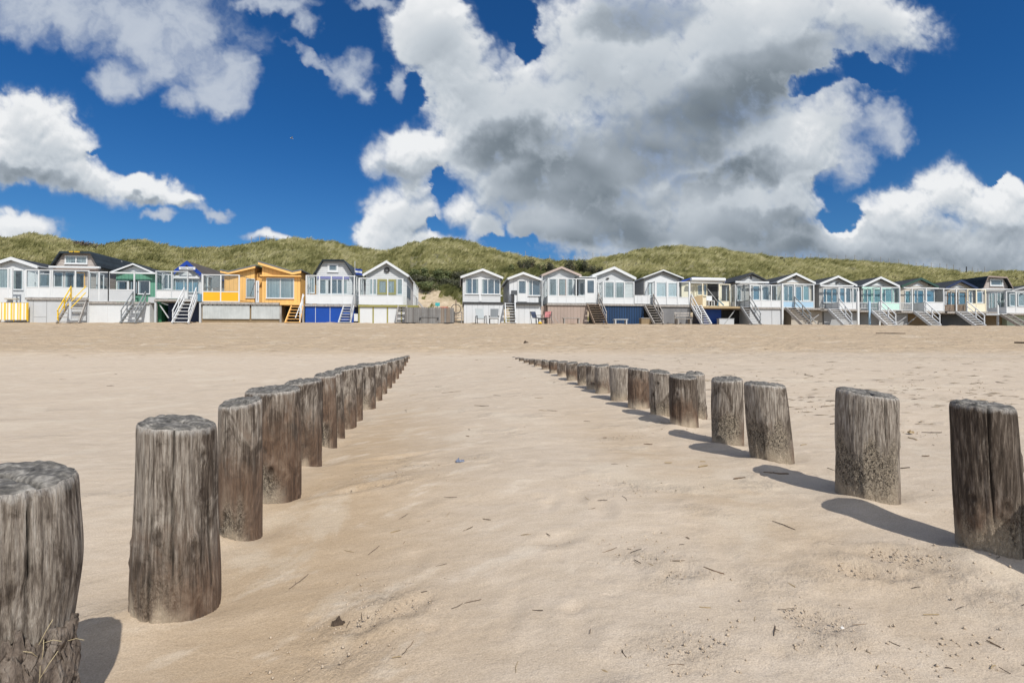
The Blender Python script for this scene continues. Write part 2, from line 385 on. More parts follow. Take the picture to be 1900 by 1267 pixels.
# the two rows of posts: top centre, base centre, width and top height all read along the row
ROW = 815.0
def post_spot(px, q):
    """place in the world of a post of the row at sideways distance q (row runs towards px 815 on the horizon)"""
    d = abs(q)*F/abs(px-ROW); xc = (px-950)/F*d
    return d, Vector((d*sy_+xc*cy_, d*cy_-xc*sy_, 0))
LP = [  # px of the base centre, top width px, top y px, px shift of the top, side
 (22, 238, 884, 0), (335, 152, 782, 6), (449, 88, 744, 0), (508, 116, 722, 0), (566, 72, 706, -4), (604, 46, 696, -2), (622, 40, 690, -6),
 (640, 42, 684, -2), (656, 34, 681, 0), (680, 34, 677, -2), (696, 26, 675, 0), (707, 24, 673, 0), (717, 21, 671, 0), (725, 18, 669, 0), (732, 17, 667, 0), (738, 15, 665.5, 0), (743, 14, 664, 0), (748, 12, 662.5, 0), (752, 11, 661.5, 0), (756, 9, 660.5, 0)]
RP = [  # right row
 (2330, 200, 790, -25), (1828, 114, 750, -30), (1608, 116, 730, 14), (1429, 82, 713, -18), (1348, 64, 703, 1), (1268, 56, 697, -6), (1294, 36, 692, -8), (1226, 45, 690, -2),
 (1186, 40, 685, 0), (1150, 38, 680, 0), (1118, 28, 678, 0), (1101, 26, 677, 0), (1083, 24, 676, 0), (1062, 22, 673, 0), (1044, 21, 671, 0), (1028, 18, 669.5, 0), (1012, 16, 668.5, 0),
 (998, 14, 667.5, 0), (987, 13, 666.5, 0), (977, 12, 666, 0), (968, 10, 664.5, 0), (960, 9, 663.5, 0), (953, 8, 662.5, 0), (947, 7, 661.5, 0)]
POSTS = []
for side, L, q in (('L', LP, .94), ('R', RP, 2.15)):
    for i, (px, w, ty, sh) in enumerate(L):
        if side == 'R' and i == 6: d, p = post_spot(px, 2.42)
        elif side == 'R' and i == 0: d, p = post_spot(px, 2.38)
        else: d, p = post_spot(px, q)
        r = w*d/F/2; top = EYE-(ty-645)*d/F
        POSTS.append(dict(side=side, i=i, x=p.x, y=p.y, r=min(r*(.82 if d < 3.2 else .86 if d < 5 else .97), .15), top=top, lean=sh*d/F, d=d))
for P in POSTS:
    if P['side'] == 'R' and P['i'] < 8:
        MOUNDS.append((P['x']-P['r']*.9, P['y']-P['r']*.6, .030, P['r']*1.3, P['r']*1.0, .3))
        MOUNDS.append((P['x']+P['r']*.9, P['y']+P['r']*.5, -.035, P['r']*1.2, P['r']*1.0, .3))
    elif P['side'] == 'L' and P['i'] < 7:
        MOUNDS.append((P['x']-P['r']*.6, P['y']-P['r']*.8, .030, P['r']*1.2, P['r']*1.0, .3))
        MOUNDS.append((P['x']+P['r']*.8, P['y']+P['r']*.1, -.03, P['r']*1.3, P['r']*1.2, .3))

def axis(c0, c1, s0, gneg, gpos, lo, hi):
    a = list(np.arange(c0, c1, s0)); s = s0; v = c0; L = []
    while v > lo: s *= 1+gneg; v -= s; L.append(v)
    s = s0; v = a[-1]; Rr = []
    while v < hi: s *= 1+gpos; v += s; Rr.append(v)
    return np.array(L[::-1]+a+Rr)
def build_beach():
    xs = axis(-2.2, 3.4, .024, .024, .024, -420, 420); ys = axis(1.0, 4.6, .022, .10, .0125, -160, 400)
    X, Y = np.meshgrid(xs, ys); Z = gz(X, Y)
    d, xc = axes(X, Y)
    near = sstep(30, 8, d)
    # wind swept streaks and low ripples, then kicked up patches and footprints
    n1 = fbm(X/.55+Y/1.5, Y/.35, 4, .5, 11); Z += n1*.017*near
    pm = sstep(.05, .32, fbm(X/.8, Y/.6, 4, .6, 51)+.12*sstep(2, 9, d)-.05); pmx = pm*near
    Z += pmx*(billow(X/.10, Y/.08, 3, .6, 71)*.017)
    far = sstep(15, 19, d)*sstep(60, 45, d)
    Z += far*(fbm(X/1.3, Y/.8, 3, .55, 81)*.10 + billow(X/7.0, (Y+.03*X)/1.1, 2, .5, 83)*.09 + billow(X/.9, Y/.9, 2, .5, 84)*.05)
    Z += sstep(9, 12, d)*(1-far)*sstep(2.6, 5.0, xc)*fbm(X/.7, Y/.45, 3, .55, 85)*.05
    # footprints: oval dents with a raised rim
    r2 = np.random.default_rng(3); dents = []
    for k in range(110):
        px, py = r2.uniform(560, 1900), 700+560*r2.random()**1.2
        if px < 700 and py < 900: continue
        p = hit(px, py); dents.append((p.x, p.y, r2.uniform(.02, .06), r2.uniform(.015, .035), r2.uniform(0, 3.14), r2.uniform(.002, .007)))
    for k in range(20):           # a walked line of shallow footprints and some strays
        px, py = (r2.normal(1000, 160), r2.uniform(680, 1230)) if k % 2 else (r2.uniform(1050, 1850), r2.uniform(690, 1200))
        p = hit(px, py); dents.append((p.x, p.y, r2.uniform(.09, .13), r2.uniform(.04, .055), 1.5+r2.normal()*.4, r2.uniform(.003, .006)))
    for (px, py, a, b, t, h) in [(690, 1150, .09, .05, .5, .020), (765, 1125, .08, .05, .9, .020), (1600, 1060, .12, .06, -.4, .024), (1040, 1000, .1, .06, .2, .012), (690, 905, .20, .06, .35, .022), (740, 850, .25, .06, .3, .018), (1680, 1040, .15, .07, -.5, .022), (1510, 1150, .10, .07, -.5, .022), (1270, 1060, .08, .05, .2, .015)]:
        p = hit(px, py); dents.append((p.x, p.y, a, b, t, h*.55))
    for (px, py, s_) in [(660,1165,.16),(720,1120,.14),(1590,1055,.15),(1700,1040,.16),(1660,1025,.12),(720,895,.22),(1270,1065,.10),(1200,1035,.12),(1510,1160,.14),(1540,1190,.12),(1270,1200,.13),(1140,815,.15),(1250,1080,.10),(880,850,.18),(1180,905,.16),(1750,1080,.18),(1860,1110,.16),(640,1230,.14)]:
        p = hit(px, py); dx = X-p.x; dy = Y-p.y; g = np.exp(-(dx/(s_*1.2))**2-(dy/(s_*.8))**2); k = g > .02
        if k.any(): Z[k] += (g*billow(X/.045, Y/.04, 3, .6, 73)*.016)[k]; pmx = np.maximum(pmx, g)
    for (x, y, a, b, t, h) in dents:
        c0, c1 = np.searchsorted(xs, [x-a*3, x+a*3]); r0, r1 = np.searchsorted(ys, [y-a*3, y+a*3])
        if c1 <= c0 or r1 <= r0: continue
        dx = X[r0:r1, c0:c1]-x; dy = Y[r0:r1, c0:c1]-y
        u = (dx*math.cos(t)+dy*math.sin(t))/a; v = (-dx*math.sin(t)+dy*math.cos(t))/b; q = u*u+v*v
        Z[r0:r1, c0:c1] += h*(-np.exp(-q*1.2)*1.5+np.exp(-(np.sqrt(q)-1.35)**2*5)*.7)
    m, N, b = new_mat('sand')
    pos = N.n('ShaderNodeNewGeometry').outputs['Position']
    A = lambda n: N.n('ShaderNodeAttribute', attribute_name=n).outputs['Fac']
    f1 = N.noise(pos, 1.1, 6, .6, .6); f2 = N.noise(N.v('MULTIPLY', pos, (1.0, 2.2, 1)), 5.5, 7, .65); f3 = N.noise(pos, 190, 3, .7)
    dry = (.610, .520, .418); damp = (.525, .408, .282)
    c = N.mix(A('damp'), dry, damp)
    c = N.mix(N.mr(f2, .42, .66), N.mix(1.0, c, (.90, .885, .86), blend='MULTIPLY'), c)
    pale = N.m('MULTIPLY', N.mr(f1, .54, .63, interp='SMOOTHSTEP'), .35)
    c = N.mix(pale, c, (.66, .585, .475))
    c = N.mix(N.m('MULTIPLY', N.m('MULTIPLY', A('pale'), N.mr(f2, .35, .6)), .42), c, (.72, .64, .53))
    c = N.mix(N.mr(f3, .30, .75), N.mix(1.0, c, (.74, .72, .70), blend='MULTIPLY'), N.mix(1.0, c, (1.10, 1.10, 1.10), blend='MULTIPLY'))
    # specks of dark grit and bits of weed in the trodden sand
    v = N.n('ShaderNodeTexVoronoi', {'Vector': N.v('MULTIPLY', pos, (1, .45, 1)), 'Scale': 9.0, 'Randomness': 1.0}, feature='F1')
    sp = N.m('MULTIPLY', N.m('LESS_THAN', v.outputs['Distance'], N.m('MULTIPLY', N.noise(pos, 2.2, 2), .17)), N.mr(f1, .42, .55))
    c = N.mix(N.m('MULTIPLY', sp, N.m('MULTIPLY', A('far'), .75)), c, (.14, .11, .08))
    w = N.noise(N.v('MULTIPLY', pos, (.10, .85, .3)), 2.0, 6, .72)
    c = N.mix(N.m('MULTIPLY', N.mr(w, .47, .62), N.m('MULTIPLY', A('far'), .85)), c, (.45, .355, .245))
    lk(m, c, b.inputs['Base Color']); b.inputs['Roughness'].default_value = .95; b.inputs['Specular IOR Level'].default_value = .15
    h = N.m('ADD', N.m('MULTIPLY', N.noise(pos, 210, 3, .75), .0040), N.m('ADD', N.m('MULTIPLY', f2, .010), N.m('MULTIPLY', N.noise(pos, 32, 5, .6), .006)))
    h = N.m('ADD', h, N.m('MULTIPLY', N.m('MULTIPLY', A('rough'), N.noise(N.v('MULTIPLY', pos, (1, .7, 1)), 30, 6, .7)), .030))
    h = N.m('ADD', h, N.m('MULTIPLY', N.m('MULTIPLY', A('far'), N.noise(N.v('MULTIPLY', pos, (.7, 1.1, 1)), 2.2, 6, .65)), .32))
    lk(m, N.n('ShaderNodeBump', {'Height': h, 'Strength': .75, 'Distance': 1.0}).outputs[0], b.inputs['Normal'])
    o = mesh_np('beach', np.stack([X, Y, Z], -1).reshape(-1, 3), grid_faces(*X.shape), [m], True)
    q = xc+.1421*d
    dmp = np.clip(np.exp(-((q+.55)/.62)**2)*sstep(9, 3, d)*1.0+.55*np.exp(-((q-1.45)/.35)**2)*sstep(7, 3, d)*sstep(1, 2.2, d)+.75*far, 0, 1)
    dmp = np.clip(dmp+.35*fbm(X/.5, Y/.35, 4, .55, 91)*sstep(0, .3, dmp), 0, 1)
    add_attr(o, 'damp', dmp); add_attr(o, 'rough', pmx); add_attr(o, 'far', np.clip(far+.6*sstep(9, 13, d)*sstep(2.6, 5, xc)*(1-far), 0, 1))
    u = (X*.80+Y*.60); v = (-X*.60+Y*.80)
    pl = sstep(.16, .22, fbm(u/.45+.4*fbm(X*2,Y*2,3,.5,5), v/.20, 5, .6, 95)+.02)*sstep(-1.2, -.7, q)*sstep(.9, .3, q)*sstep(8, 4, d)
    pl = np.maximum(pl, sstep(.20, .30, fbm(u/.5+9, v/.3, 4, .5, 97))*.35*near)
    add_attr(o, 'pale', pl)
    tag(o, kind='structure')
build_beach()

# ---------------------------------------------------------------- the dunes
CREST = [(-700,455),(-400,440),(-150,450),(0,447),(25,440),(66,436),(100,441),(130,449),(150,457),(190,458),(215,452),(240,447),(262,446),(285,452),(310,460),(360,463),(400,463),(430,460),(465,453),(500,448),(540,445),(580,446),(620,452),(650,459),(690,466),(712,470),(728,465),(760,453),(790,446),(815,444),(845,446),(870,452),(900,459),(925,469),(960,477),(1000,483),(1040,487),(1080,486),(1120,479),(1160,471),(1200,463),(1250,459),(1270,459),(1290,463),(1312,461),(1330,461),(1360,468),(1400,474),(1425,478),(1450,481),(1500,481),(1550,484),(1600,487),(1650,491),(1700,496),(1750,501),(1790,507),(1830,507),(1870,504),(1900,500),(2000,492),(2300,500),(2700,495)]
YC = 76.0
_cx = np.array([W(px, py+2.0, YC).x for px, py in CREST]); _cz = np.array([W(px, py+2.0, YC).z for px, py in CREST])
_gx = np.linspace(-160, 170, 1400); _gzc = np.interp(_gx, _cx, _cz); _gzc = np.convolve(np.pad(_gzc, 6, 'edge'), np.ones(13)/13, 'valid')
def dz(x, y):
    x = np.asarray(x, float); y = np.asarray(y, float)
    c = np.interp(x*YC/np.clip(y, 60, 90), _gx, _gzc)
    t = (y-44)/(YC-44); tt = np.clip(t, 0, 1)
    sh = np.where(t < 1, tt**.92, 1-.25*np.clip(t-1, 0, 1.2)**1.5)
    base = 1.2
    z = base+(c-base)*sh
    bump = fbm(x/11, y/7, 4, .5, 101)*2.5*np.sin(np.pi*tt)**.8 + fbm(x/2.5, y/2.2, 3, .5, 105)*.45*sstep(0, .25, tt)
    gap = np.exp(-((x+6.0)/3.6)**2)*sstep(44, 47, y)*sstep(58, 51, y)
    return z + bump*np.where(t < 1, 1, .3) + gap*.5
def sandmask(x, y):
    z = dz(x, y); n = fbm(x/1.6, y/1.6, 4, .55, 131)
    lim = 5.2+3.1*np.exp(-((x+5.4)/3.0)**2)+.8*np.exp(-((x+2.5)/2.0)**2)
    return sstep(.6, -.6, z-lim+n*3.0)
def build_dunes():
    xs = np.arange(-150, 160, .55); ys = np.arange(43.5, 116, .55)
    X, Y = np.meshgrid(xs, ys); Z = dz(X, Y)
    m, N, b = new_mat('dune_soil'); pos = N.n('ShaderNodeNewGeometry').outputs['Position']
    s = N.n('ShaderNodeAttribute', attribute_name='sandy').outputs['Fac']
    n = N.noise(pos, 1.2, 6, .65)
    g = N.ramp(n, [(.3, (.07, .075, .035)), (.5, (.15, .14, .07)), (.7, (.24, .21, .12))])
    lk(m, N.mix(s, g, N.mix(N.mr(N.noise(pos, 2.5, 5, .6), .35, .65), (.40, .31, .20), (.56, .46, .33))), b.inputs['Base Color']); b.inputs['Roughness'].default_value = .95
    lk(m, N.n('ShaderNodeBump', {'Height': n, 'Strength': .8, 'Distance': .4}).outputs[0], b.inputs['Normal'])
    o = mesh_np('dunes', np.stack([X, Y, Z], -1).reshape(-1, 3), grid_faces(*X.shape), [m], True)
    add_attr(o, 'sandy', sandmask(X, Y)); tag(o, kind='structure')
build_dunes()
def build_grass():
    r = np.random.default_rng(11); n = 80000
    x = r.uniform(-78, 92, n); y = 45+r.random(n)**.8*(YC+3-45)
    keep = (np.abs(x) < y*1.28+4)
    sm = sandmask(x, y); keep &= (r.random(n) > sm*.97)
    # thin areas between thick clumps
    dn = fbm(x/2.2, y/2.0, 3, .5, 151); keep &= (r.random(n) < .62+dn*1.6)
    x, y, dn = x[keep], y[keep], dn[keep]; n = len(x); z = dz(x, y)
    hh = (.42+.36*r.random(n))*(1+.9*np.clip(dn, -.4, .4)); K = 11
    tint = np.clip(.52+1.15*fbm(x/4, y/3.2, 4, .6, 161)+.13*r.standard_normal(n), 0, 1)
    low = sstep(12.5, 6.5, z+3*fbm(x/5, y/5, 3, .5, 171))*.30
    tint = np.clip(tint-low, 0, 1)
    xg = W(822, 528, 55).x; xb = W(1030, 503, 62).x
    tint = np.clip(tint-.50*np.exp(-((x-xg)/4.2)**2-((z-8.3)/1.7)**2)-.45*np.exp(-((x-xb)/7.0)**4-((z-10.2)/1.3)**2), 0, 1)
    green = np.clip(.30+1.5*fbm(x/7, y/5, 3, .5, 181)+.4*sstep(11, 6, z), 0, 1)
    a = r.uniform(0, 2*np.pi, (n, K)); sp = r.uniform(.15, 1.0, (n, K))
    L = hh[:, None]*r.uniform(.6, 1.15, (n, K))
    bx = x[:, None]+np.cos(a)*.16*sp; by = y[:, None]+np.sin(a)*.16*sp; bz = z[:, None]-.06+0*a
    tx = bx+np.cos(a)*.42*L*sp+.48*L; ty = by+np.sin(a)*.42*L*sp-.10*L; tz = bz+L*(1-.22*sp)
    mx = bx+(tx-bx)*.34; my = by+(ty-by)*.34; mz = bz+(tz-bz)*.62
    w = r.uniform(.030, .062, (n, K)); pa = r.uniform(-.6, .6, (n, K)); wx = np.cos(pa)*w; wy = np.sin(pa)*w
    V = np.stack([np.stack([bx-wx, by-wy, bz], -1), np.stack([bx+wx, by+wy, bz], -1), np.stack([mx-wx*.8, my-wy*.8, mz], -1), np.stack([mx+wx*.8, my+wy*.8, mz], -1), np.stack([tx, ty, tz], -1)], 2)
    V = V.reshape(-1, 3); k = np.arange(n*K)*5
    T = np.concatenate([np.stack([k, k+1, k+3], -1), np.stack([k, k+3, k+2], -1), np.stack([k+2, k+3, k+4], -1)])
    m, N, b = new_mat('marram_grass')
    at = lambda q: N.n('ShaderNodeAttribute', attribute_name=q).outputs['Fac']
    c = N.ramp(at('tint'), [(0, (.13, .135, .05)), (.28, (.26, .25, .10)), (.58, (.45, .42, .20)), (1, (.64, .59, .36))])
    c = N.mix(N.m('MULTIPLY', at('green'), .08), c, (.13, .20, .045))
    lk(m, c, b.inputs['Base Color']); b.inputs['Roughness'].default_value = .7; b.inputs['Specular IOR Level'].default_value = .2
    tl = N.n('ShaderNodeBsdfTranslucent', {0: c}); mx_ = N.n('ShaderNodeMixShader', {0: .25, 1: b.outputs[0], 2: tl.outputs[0]})
    lk(m, mx_.outputs[0], m.node_tree.nodes['Material Output'].inputs[0])
    o = mesh_np('marram_grass', V, T, [m], False, True)
    add_attr(o, 'tint', np.repeat(tint, K*5)); add_attr(o, 'green', np.repeat(green, K*5))
    tag(o, 'straw and olive marram grass covering the dunes behind the cabins', 'grass', kind='stuff')
build_grass()

# ---------------------------------------------------------------- groyne posts
def perlin3(x, y, z, seed=0):
    """cheap 3-D noise from three 2-D slices"""
    return (perlin(x+z*.31, y-z*.17, seed)+perlin(y+x*.13, z+x*.23, seed+5)+perlin(z-y*.19, x+y*.29, seed+9))*.62
def wood_post_mats():
    m, N, b = new_mat('weathered_pile_wood')
    tc = OBJC(N); oi = N.n('ShaderNodeObjectInfo').outputs['Random']
    A = lambda q: N.n('ShaderNodeAttribute', attribute_name=q).outputs['Fac']
    o = N.v('ADD', tc, N.n('ShaderNodeCombineXYZ', {0: N.m('MULTIPLY', oi, 37.0), 1: N.m('MULTIPLY', oi, 91.0), 2: N.m('MULTIPLY', oi, 13.0)}).outputs[0])
    g1 = N.noise(N.v('MULTIPLY', o, (105, 105, 7)), 1.0, 7, .76, .25)
    g2 = N.noise(N.v('MULTIPLY', o, (190, 190, 9)), 1.0, 6, .72, .2)
    p1 = N.noise(N.v('MULTIPLY', o, (8, 8, 3.6)), 1.0, 7, .66, .9)
    p2 = N.noise(N.v('MULTIPLY', o, (11, 11, 6)), 1.0, 7, .7, 1.0)
    light = N.ramp(g1, [(.34, (.07, .054, .042)), (.45, (.20, .166, .135)), (.55, (.355, .31, .262)), (.68, (.54, .49, .43))])
    dark = N.ramp(g1, [(.34, (.022, .017, .013)), (.50, (.09, .068, .052)), (.66, (.27, .225, .185))])
    brown = N.ramp(p2, [(.32, (.050, .030, .020)), (.52, (.150, .092, .060)), (.72, (.29, .215, .155))])
    h = A('height')
    dmask = N.mr(N.m('ADD', p1, A('dark')), .46, .58, interp='SMOOTHSTEP')
    c = N.mix(dmask, light, dark)
    low = N.m('MULTIPLY', N.mr(N.m('ADD', h, N.m('ADD', N.m('MULTIPLY', N.m('SUBTRACT', p1, .5), 1.5), N.m('MULTIPLY', A('brown'), -1.0))), .50, .10, interp='SMOOTHSTEP'), .85)
    c = N.mix(low, c, brown)
    wv = N.noise(N.v('MULTIPLY', o, (60, 60, 30)), 1.0, 5, .7)
    rim = N.mr(N.m('ADD', h, N.m('MULTIPLY', N.m('SUBTRACT', wv, .5), .10)), .968, .992)
    c = N.mix(N.m('MULTIPLY', rim, .45), c, (.52, .50, .47))
    c = N.mix(N.m('MULTIPLY', N.mr(g2, .50, .66), .60), c, (.045, .036, .03))
    # wind-blown sand caught in worm-eaten pits on the weather side, near the foot
    pit = N.noise(N.v('MULTIPLY', o, (130, 130, 75)), 1.0, 5, .62, 1.2)
    sc = N.mix(N.mr(pit, .40, .58), (.060, .048, .038), (.44, .37, .285))
    c = N.mix(A('pitted'), c, sc)
    c = N.mix(A('knot'), c, (.045, .032, .024)); c = N.mix(A('crack'), c, (.02, .016, .013))
    c = N.mix(A('sandy'), c, (.55, .455, .345))
    lk(m, c, b.inputs['Base Color']); b.inputs['Roughness'].default_value = .88; b.inputs['Specular IOR Level'].default_value = .25
    hh = N.m('ADD', N.m('MULTIPLY', g1, .010), N.m('ADD', N.m('MULTIPLY', g2, .0045), N.m('MULTIPLY', p2, .006)))
    hh = N.m('ADD', hh, N.m('MULTIPLY', N.m('MULTIPLY', A('pitted'), N.mr(pit, .35, .62)), .008))
    lk(m, N.n('ShaderNodeBump', {'Height': hh, 'Strength': .9, 'Distance': 1.0}).outputs[0], b.inputs['Normal'])
    e, N, b = new_mat('end_grain'); tc = OBJC(N)
    rr = N.v('LENGTH', N.v('MULTIPLY', tc, (1, 1, 0)))
    rg = N.m('SINE', N.m('MULTIPLY', N.m('ADD', rr, N.m('MULTIPLY', N.noise(tc, 9, 4), .05)), 420.0))
    nn = N.noise(tc, 26, 6, .7)
    c = N.ramp(N.m('ADD', nn, N.m('MULTIPLY', rg, .035)), [(.30, (.030, .028, .026)), (.50, (.12, .112, .10)), (.70, (.32, .30, .27))])
    lk(e, c, b.inputs['Base Color']); b.inputs['Roughness'].default_value = .9
    lk(e, N.n('ShaderNodeBump', {'Height': N.m('ADD', nn, N.m('MULTIPLY', rg, .1)), 'Strength': .6, 'Distance': .01}).outputs[0], b.inputs['Normal'])
    return m, e
POST_M, END_M = wood_post_mats()

TONE = {('L',0): (-.10,-.3), ('L',1): (-.03,.05), ('L',2): (-.03,.35), ('L',3): (.05,.45), ('L',4): (.05,.15), ('L',5): (.0,.5), ('R',1): (.13,-.1), ('R',2): (-.12,-.2), ('R',3): (-.02,.0), ('R',4): (-.02,.05), ('R',5): (.12,.1), ('R',6): (-.06,-.1), ('R',7): (-.05,0), ('R',8): (.03,.45), ('R',9): (-.1,-.2)}
def make_post(P, label, idx):
    r = np.random.default_rng(500+idx); R0 = P['r']; d = P['d']
    if d < 3.2: nt, nz = 168, 110
    elif d < 6: nt, nz = 96, 60
    else: nt, nz = 40, 24
    gz_ = float(gz(P['x'], P['y'])); zb = gz_-.28; H = P['top']-zb
    th = np.linspace(0, 2*np.pi, nt, endpoint=False); tt = np.linspace(0, 1, nz)
    T, Hh = np.meshgrid(th, tt); z = Hh*H
    cx, sx = np.cos(T), np.sin(T); sd = idx*7+3
    # silhouette: slow bulges, an uneven section, a slight taper
    rad = R0*(1.0+.05*(1-Hh)*P.get('flare', 1.0)+.10*perlin3(cx*1.1+sd, sx*1.1, z*1.6, sd)+.05*perlin3(cx*3+sd, sx*3, z*3, sd+1))
    rad += .007*R0/.14*perlin3(cx*7, sx*7+sd, z*1.2, sd+2)+.004*perlin3(cx*30+sd, sx*30, z*2.0, sd+3)*(R0/.14)
    hv = (z-.28)/max(H-.28, .05)                       # height above the sand, 0..1
    crack = np.zeros_like(T); nc = r.integers(2, 5)
    for k in range(nc):
        a0 = r.uniform(0, 2*np.pi) if k > 1 else r.uniform(3.3, 6.1)
        wob = a0+.025*np.sin(z*7+k)+.012*perlin(z*22, z*0+k, sd)*2
        da = np.abs((T-wob+np.pi) % (2*np.pi)-np.pi)*R0
        z0 = r.uniform(.15, .8)*H; ex = sstep(z0-.05, z0+.1, z) if r.random() < .7 else sstep(.75*H, .6*H, z)
        wd = r.uniform(.0012, .0028); g = np.exp(-(da/wd)**2)*ex
        crack = np.maximum(crack, g); rad -= .011*g
    # knots: an eye with a raised collar, worn scars beside it
    knot = np.zeros_like(T)
    for k in range(r.integers(2, 6)):
        a0 = r.uniform(3.0, 6.2); z0 = r.uniform(.25, .95)*H; sz = r.uniform(.008, .020)
        da = ((T-a0+np.pi) % (2*np.pi)-np.pi)*R0; qq = np.sqrt((da/sz)**2+((z-z0)/(sz*1.9))**2)
        rad += sz*.35*np.exp(-(qq-1.1)**2*4)-sz*.35*np.exp(-qq**2*2); knot = np.maximum(knot, np.exp(-qq**2*1.6)*.8)
    if P['side'] == 'L' and idx == 0: rad *= 1+.07*np.exp(-((hv-.74)/.16)**2)-.26*sstep(.75, .0, hv)
    if P['side'] == 'L' and idx == 1: rad *= 1+.07*sstep(.6, 0, hv)
    ph_ = .66 if P['side'] == 'R' and P['i'] in (2, 3, 4) else .42
    pitm = sstep(.05, .30, ph_-hv+.30*perlin3(cx*2+sd, sx*2, z*4, sd+8))*sstep(-.2, .6, np.cos(T-np.pi*1.22))
    pitm = np.clip(pitm*(1.0 if idx % 3 != 1 or ph_ > .5 else .35), 0, 1)
    rad -= pitm*(.006+.010*np.abs(perlin3(cx*22, sx*22, z*40, sd+12)))
    rad -= .005*np.exp(-((1-Hh)*H/.008))               # worn upper edge
    tilt = (r.uniform(-.03, .03), r.uniform(.008, .034))
    lx = P['lean']*(z/H-.4); ly = r.uniform(-.03, .03)*(z/H)
    x = cx*rad+lx; y = sx*rad+ly; zz = z+Hh**6*(tilt[0]*x/R0*.5+tilt[1]*y/R0*.5)+Hh**10*.006*perlin3(cx*4, sx*4, T*0+sd, sd+20)
    V = np.stack([x, y, zz], -1).reshape(-1, 3)
    i = np.arange(nz-1)[:, None]*nt; j = np.arange(nt)[None]; j2 = (j+1) % nt
    Fq = np.stack([i+j, i+j2, i+nt+j2, i+nt+j], -1).reshape(-1, 4)
    # top: rings shrinking to the heart, with a split or two
    nr = 14 if d < 6 else 4; top0 = V[-nt:]; cen = top0.mean(0); rings = []
    sp = [r.uniform(0, 2*np.pi) for _ in range(3)]
    for k in range(1, nr+1):
        f = 1-k/nr*.985; q = cen+(top0-cen)*f
        ang = np.arctan2(q[:, 1]-cen[1], q[:, 0]-cen[0]); q = q.copy()
        q[:, 2] += .004*min(k, 2)+.006*perlin(q[:, 0]*30+sd, q[:, 1]*30, sd)
        for s_ in sp:
            dd = np.abs((ang-s_+np.pi) % (2*np.pi)-np.pi)*R0*f; q[:, 2] -= .016*np.exp(-(dd/.006)**2)
        rings.append(q)
    V2 = np.concatenate([V]+rings); base = (nz-1)*nt
    i = base+np.arange(nr)[:, None]*nt; Ft = np.stack([i+j, i+j2, i+nt+j2, i+nt+j], -1).reshape(-1, 4)
    Fall = np.concatenate([Fq, Ft])
    o = mesh_np('groyne_post', V2, Fall, [POST_M, END_M], True)
    mi = np.zeros(len(Fall), dtype=np.int32); mi[len(Fq):] = 1; o.data.polygons.foreach_set('material_index', mi)
    pad = lambda a, v: np.concatenate([a.ravel(), np.full(nr*nt, v)])
    add_attr(o, 'height', pad(hv, 1.0)); add_attr(o, 'crack', pad(crack, 0)); add_attr(o, 'knot', pad(knot, 0)); dk_, bn_ = TONE.get((P['side'], P['i']), (r.uniform(-.04, .12), r.uniform(-.1, .35))); add_attr(o, 'dark', pad(T*0+dk_, dk_)); add_attr(o, 'brown', pad(T*0+bn_, bn_)); add_attr(o, 'pitted', pad(pitm, 0))
    sandy = sstep(.26 if P['side'] == 'R' else .12, .0, hv+.16*perlin3(cx*3, sx*3, z*8, sd+30))*.85*sstep(-.5, .5, np.cos(T-np.pi*1.15))
    add_attr(o, 'sandy', pad(sandy, 0))
    o.location = (P['x'], P['y'], zb)
    tag(o, label, 'wooden post', 'weathered posts of the left row' if P['side'] == 'L' else 'weathered posts of the right row')
    return o

LN = ['thick grey post with peeling bark at its foot, cut off by the left edge',
 'broad pale grey post with slanting dark top, second of the left row',
 'slim straight brown post with a white rim, third of the left row',
 'wide dark post with cracked flat top and reddish foot, left row',
 'dark stained post with a rounded blackish foot, fifth of the left row',
 'reddish brown rough post with a knot, sixth of the left row',
 'narrow pale post hidden behind the reddish one, seventh of the left row',
 'smooth grey post with a round dark foot, eighth of the left row',
 'slim grey post pressed against its neighbour, ninth of the left row',
 'straight brown post after the dark gap, tenth of the left row']
RN = ['post outside the lower right corner, seen only by its shadow',
 'tall dark streaked post with a long split, leaning left at the right edge',
 'broad pale post with a pitted hollow, second from the right edge',
 'grey post leaning left with a chipped right flank, third from the right edge',
 'stout upright post with a rounded top, fourth from the right edge',
 'dark split post leaning right, fifth from the right edge',
 'pale grey post half hidden behind the dark split one at right',
 'grey cracked post left of the dark split pair in the right row',
 'short stubby post with reddish foot, right of the wide pale one',
 'wide smooth pale grey post midway along the right row']
def post_label(P):
    L = LN if P['side'] == 'L' else RN; n = len(LP) if P['side'] == 'L' else len(RP)
    if P['i'] < len(L): return L[P['i']]
    k = n-1-P['i']
    if k == 0: return 'last nearly buried post at the far end of the %s row' % ('left' if P['side'] == 'L' else 'right')
    near = ['one','two','three','four','five','six','seven','eight','nine','ten','eleven','twelve','thirteen','fourteen'][k-1]
    size = 'tiny far' if k < 5 else ('small weathered' if k < 9 else 'short grey')
    return '%s post, %s row, %s before its buried far end' % (size, 'left' if P['side'] == 'L' else 'right', near)
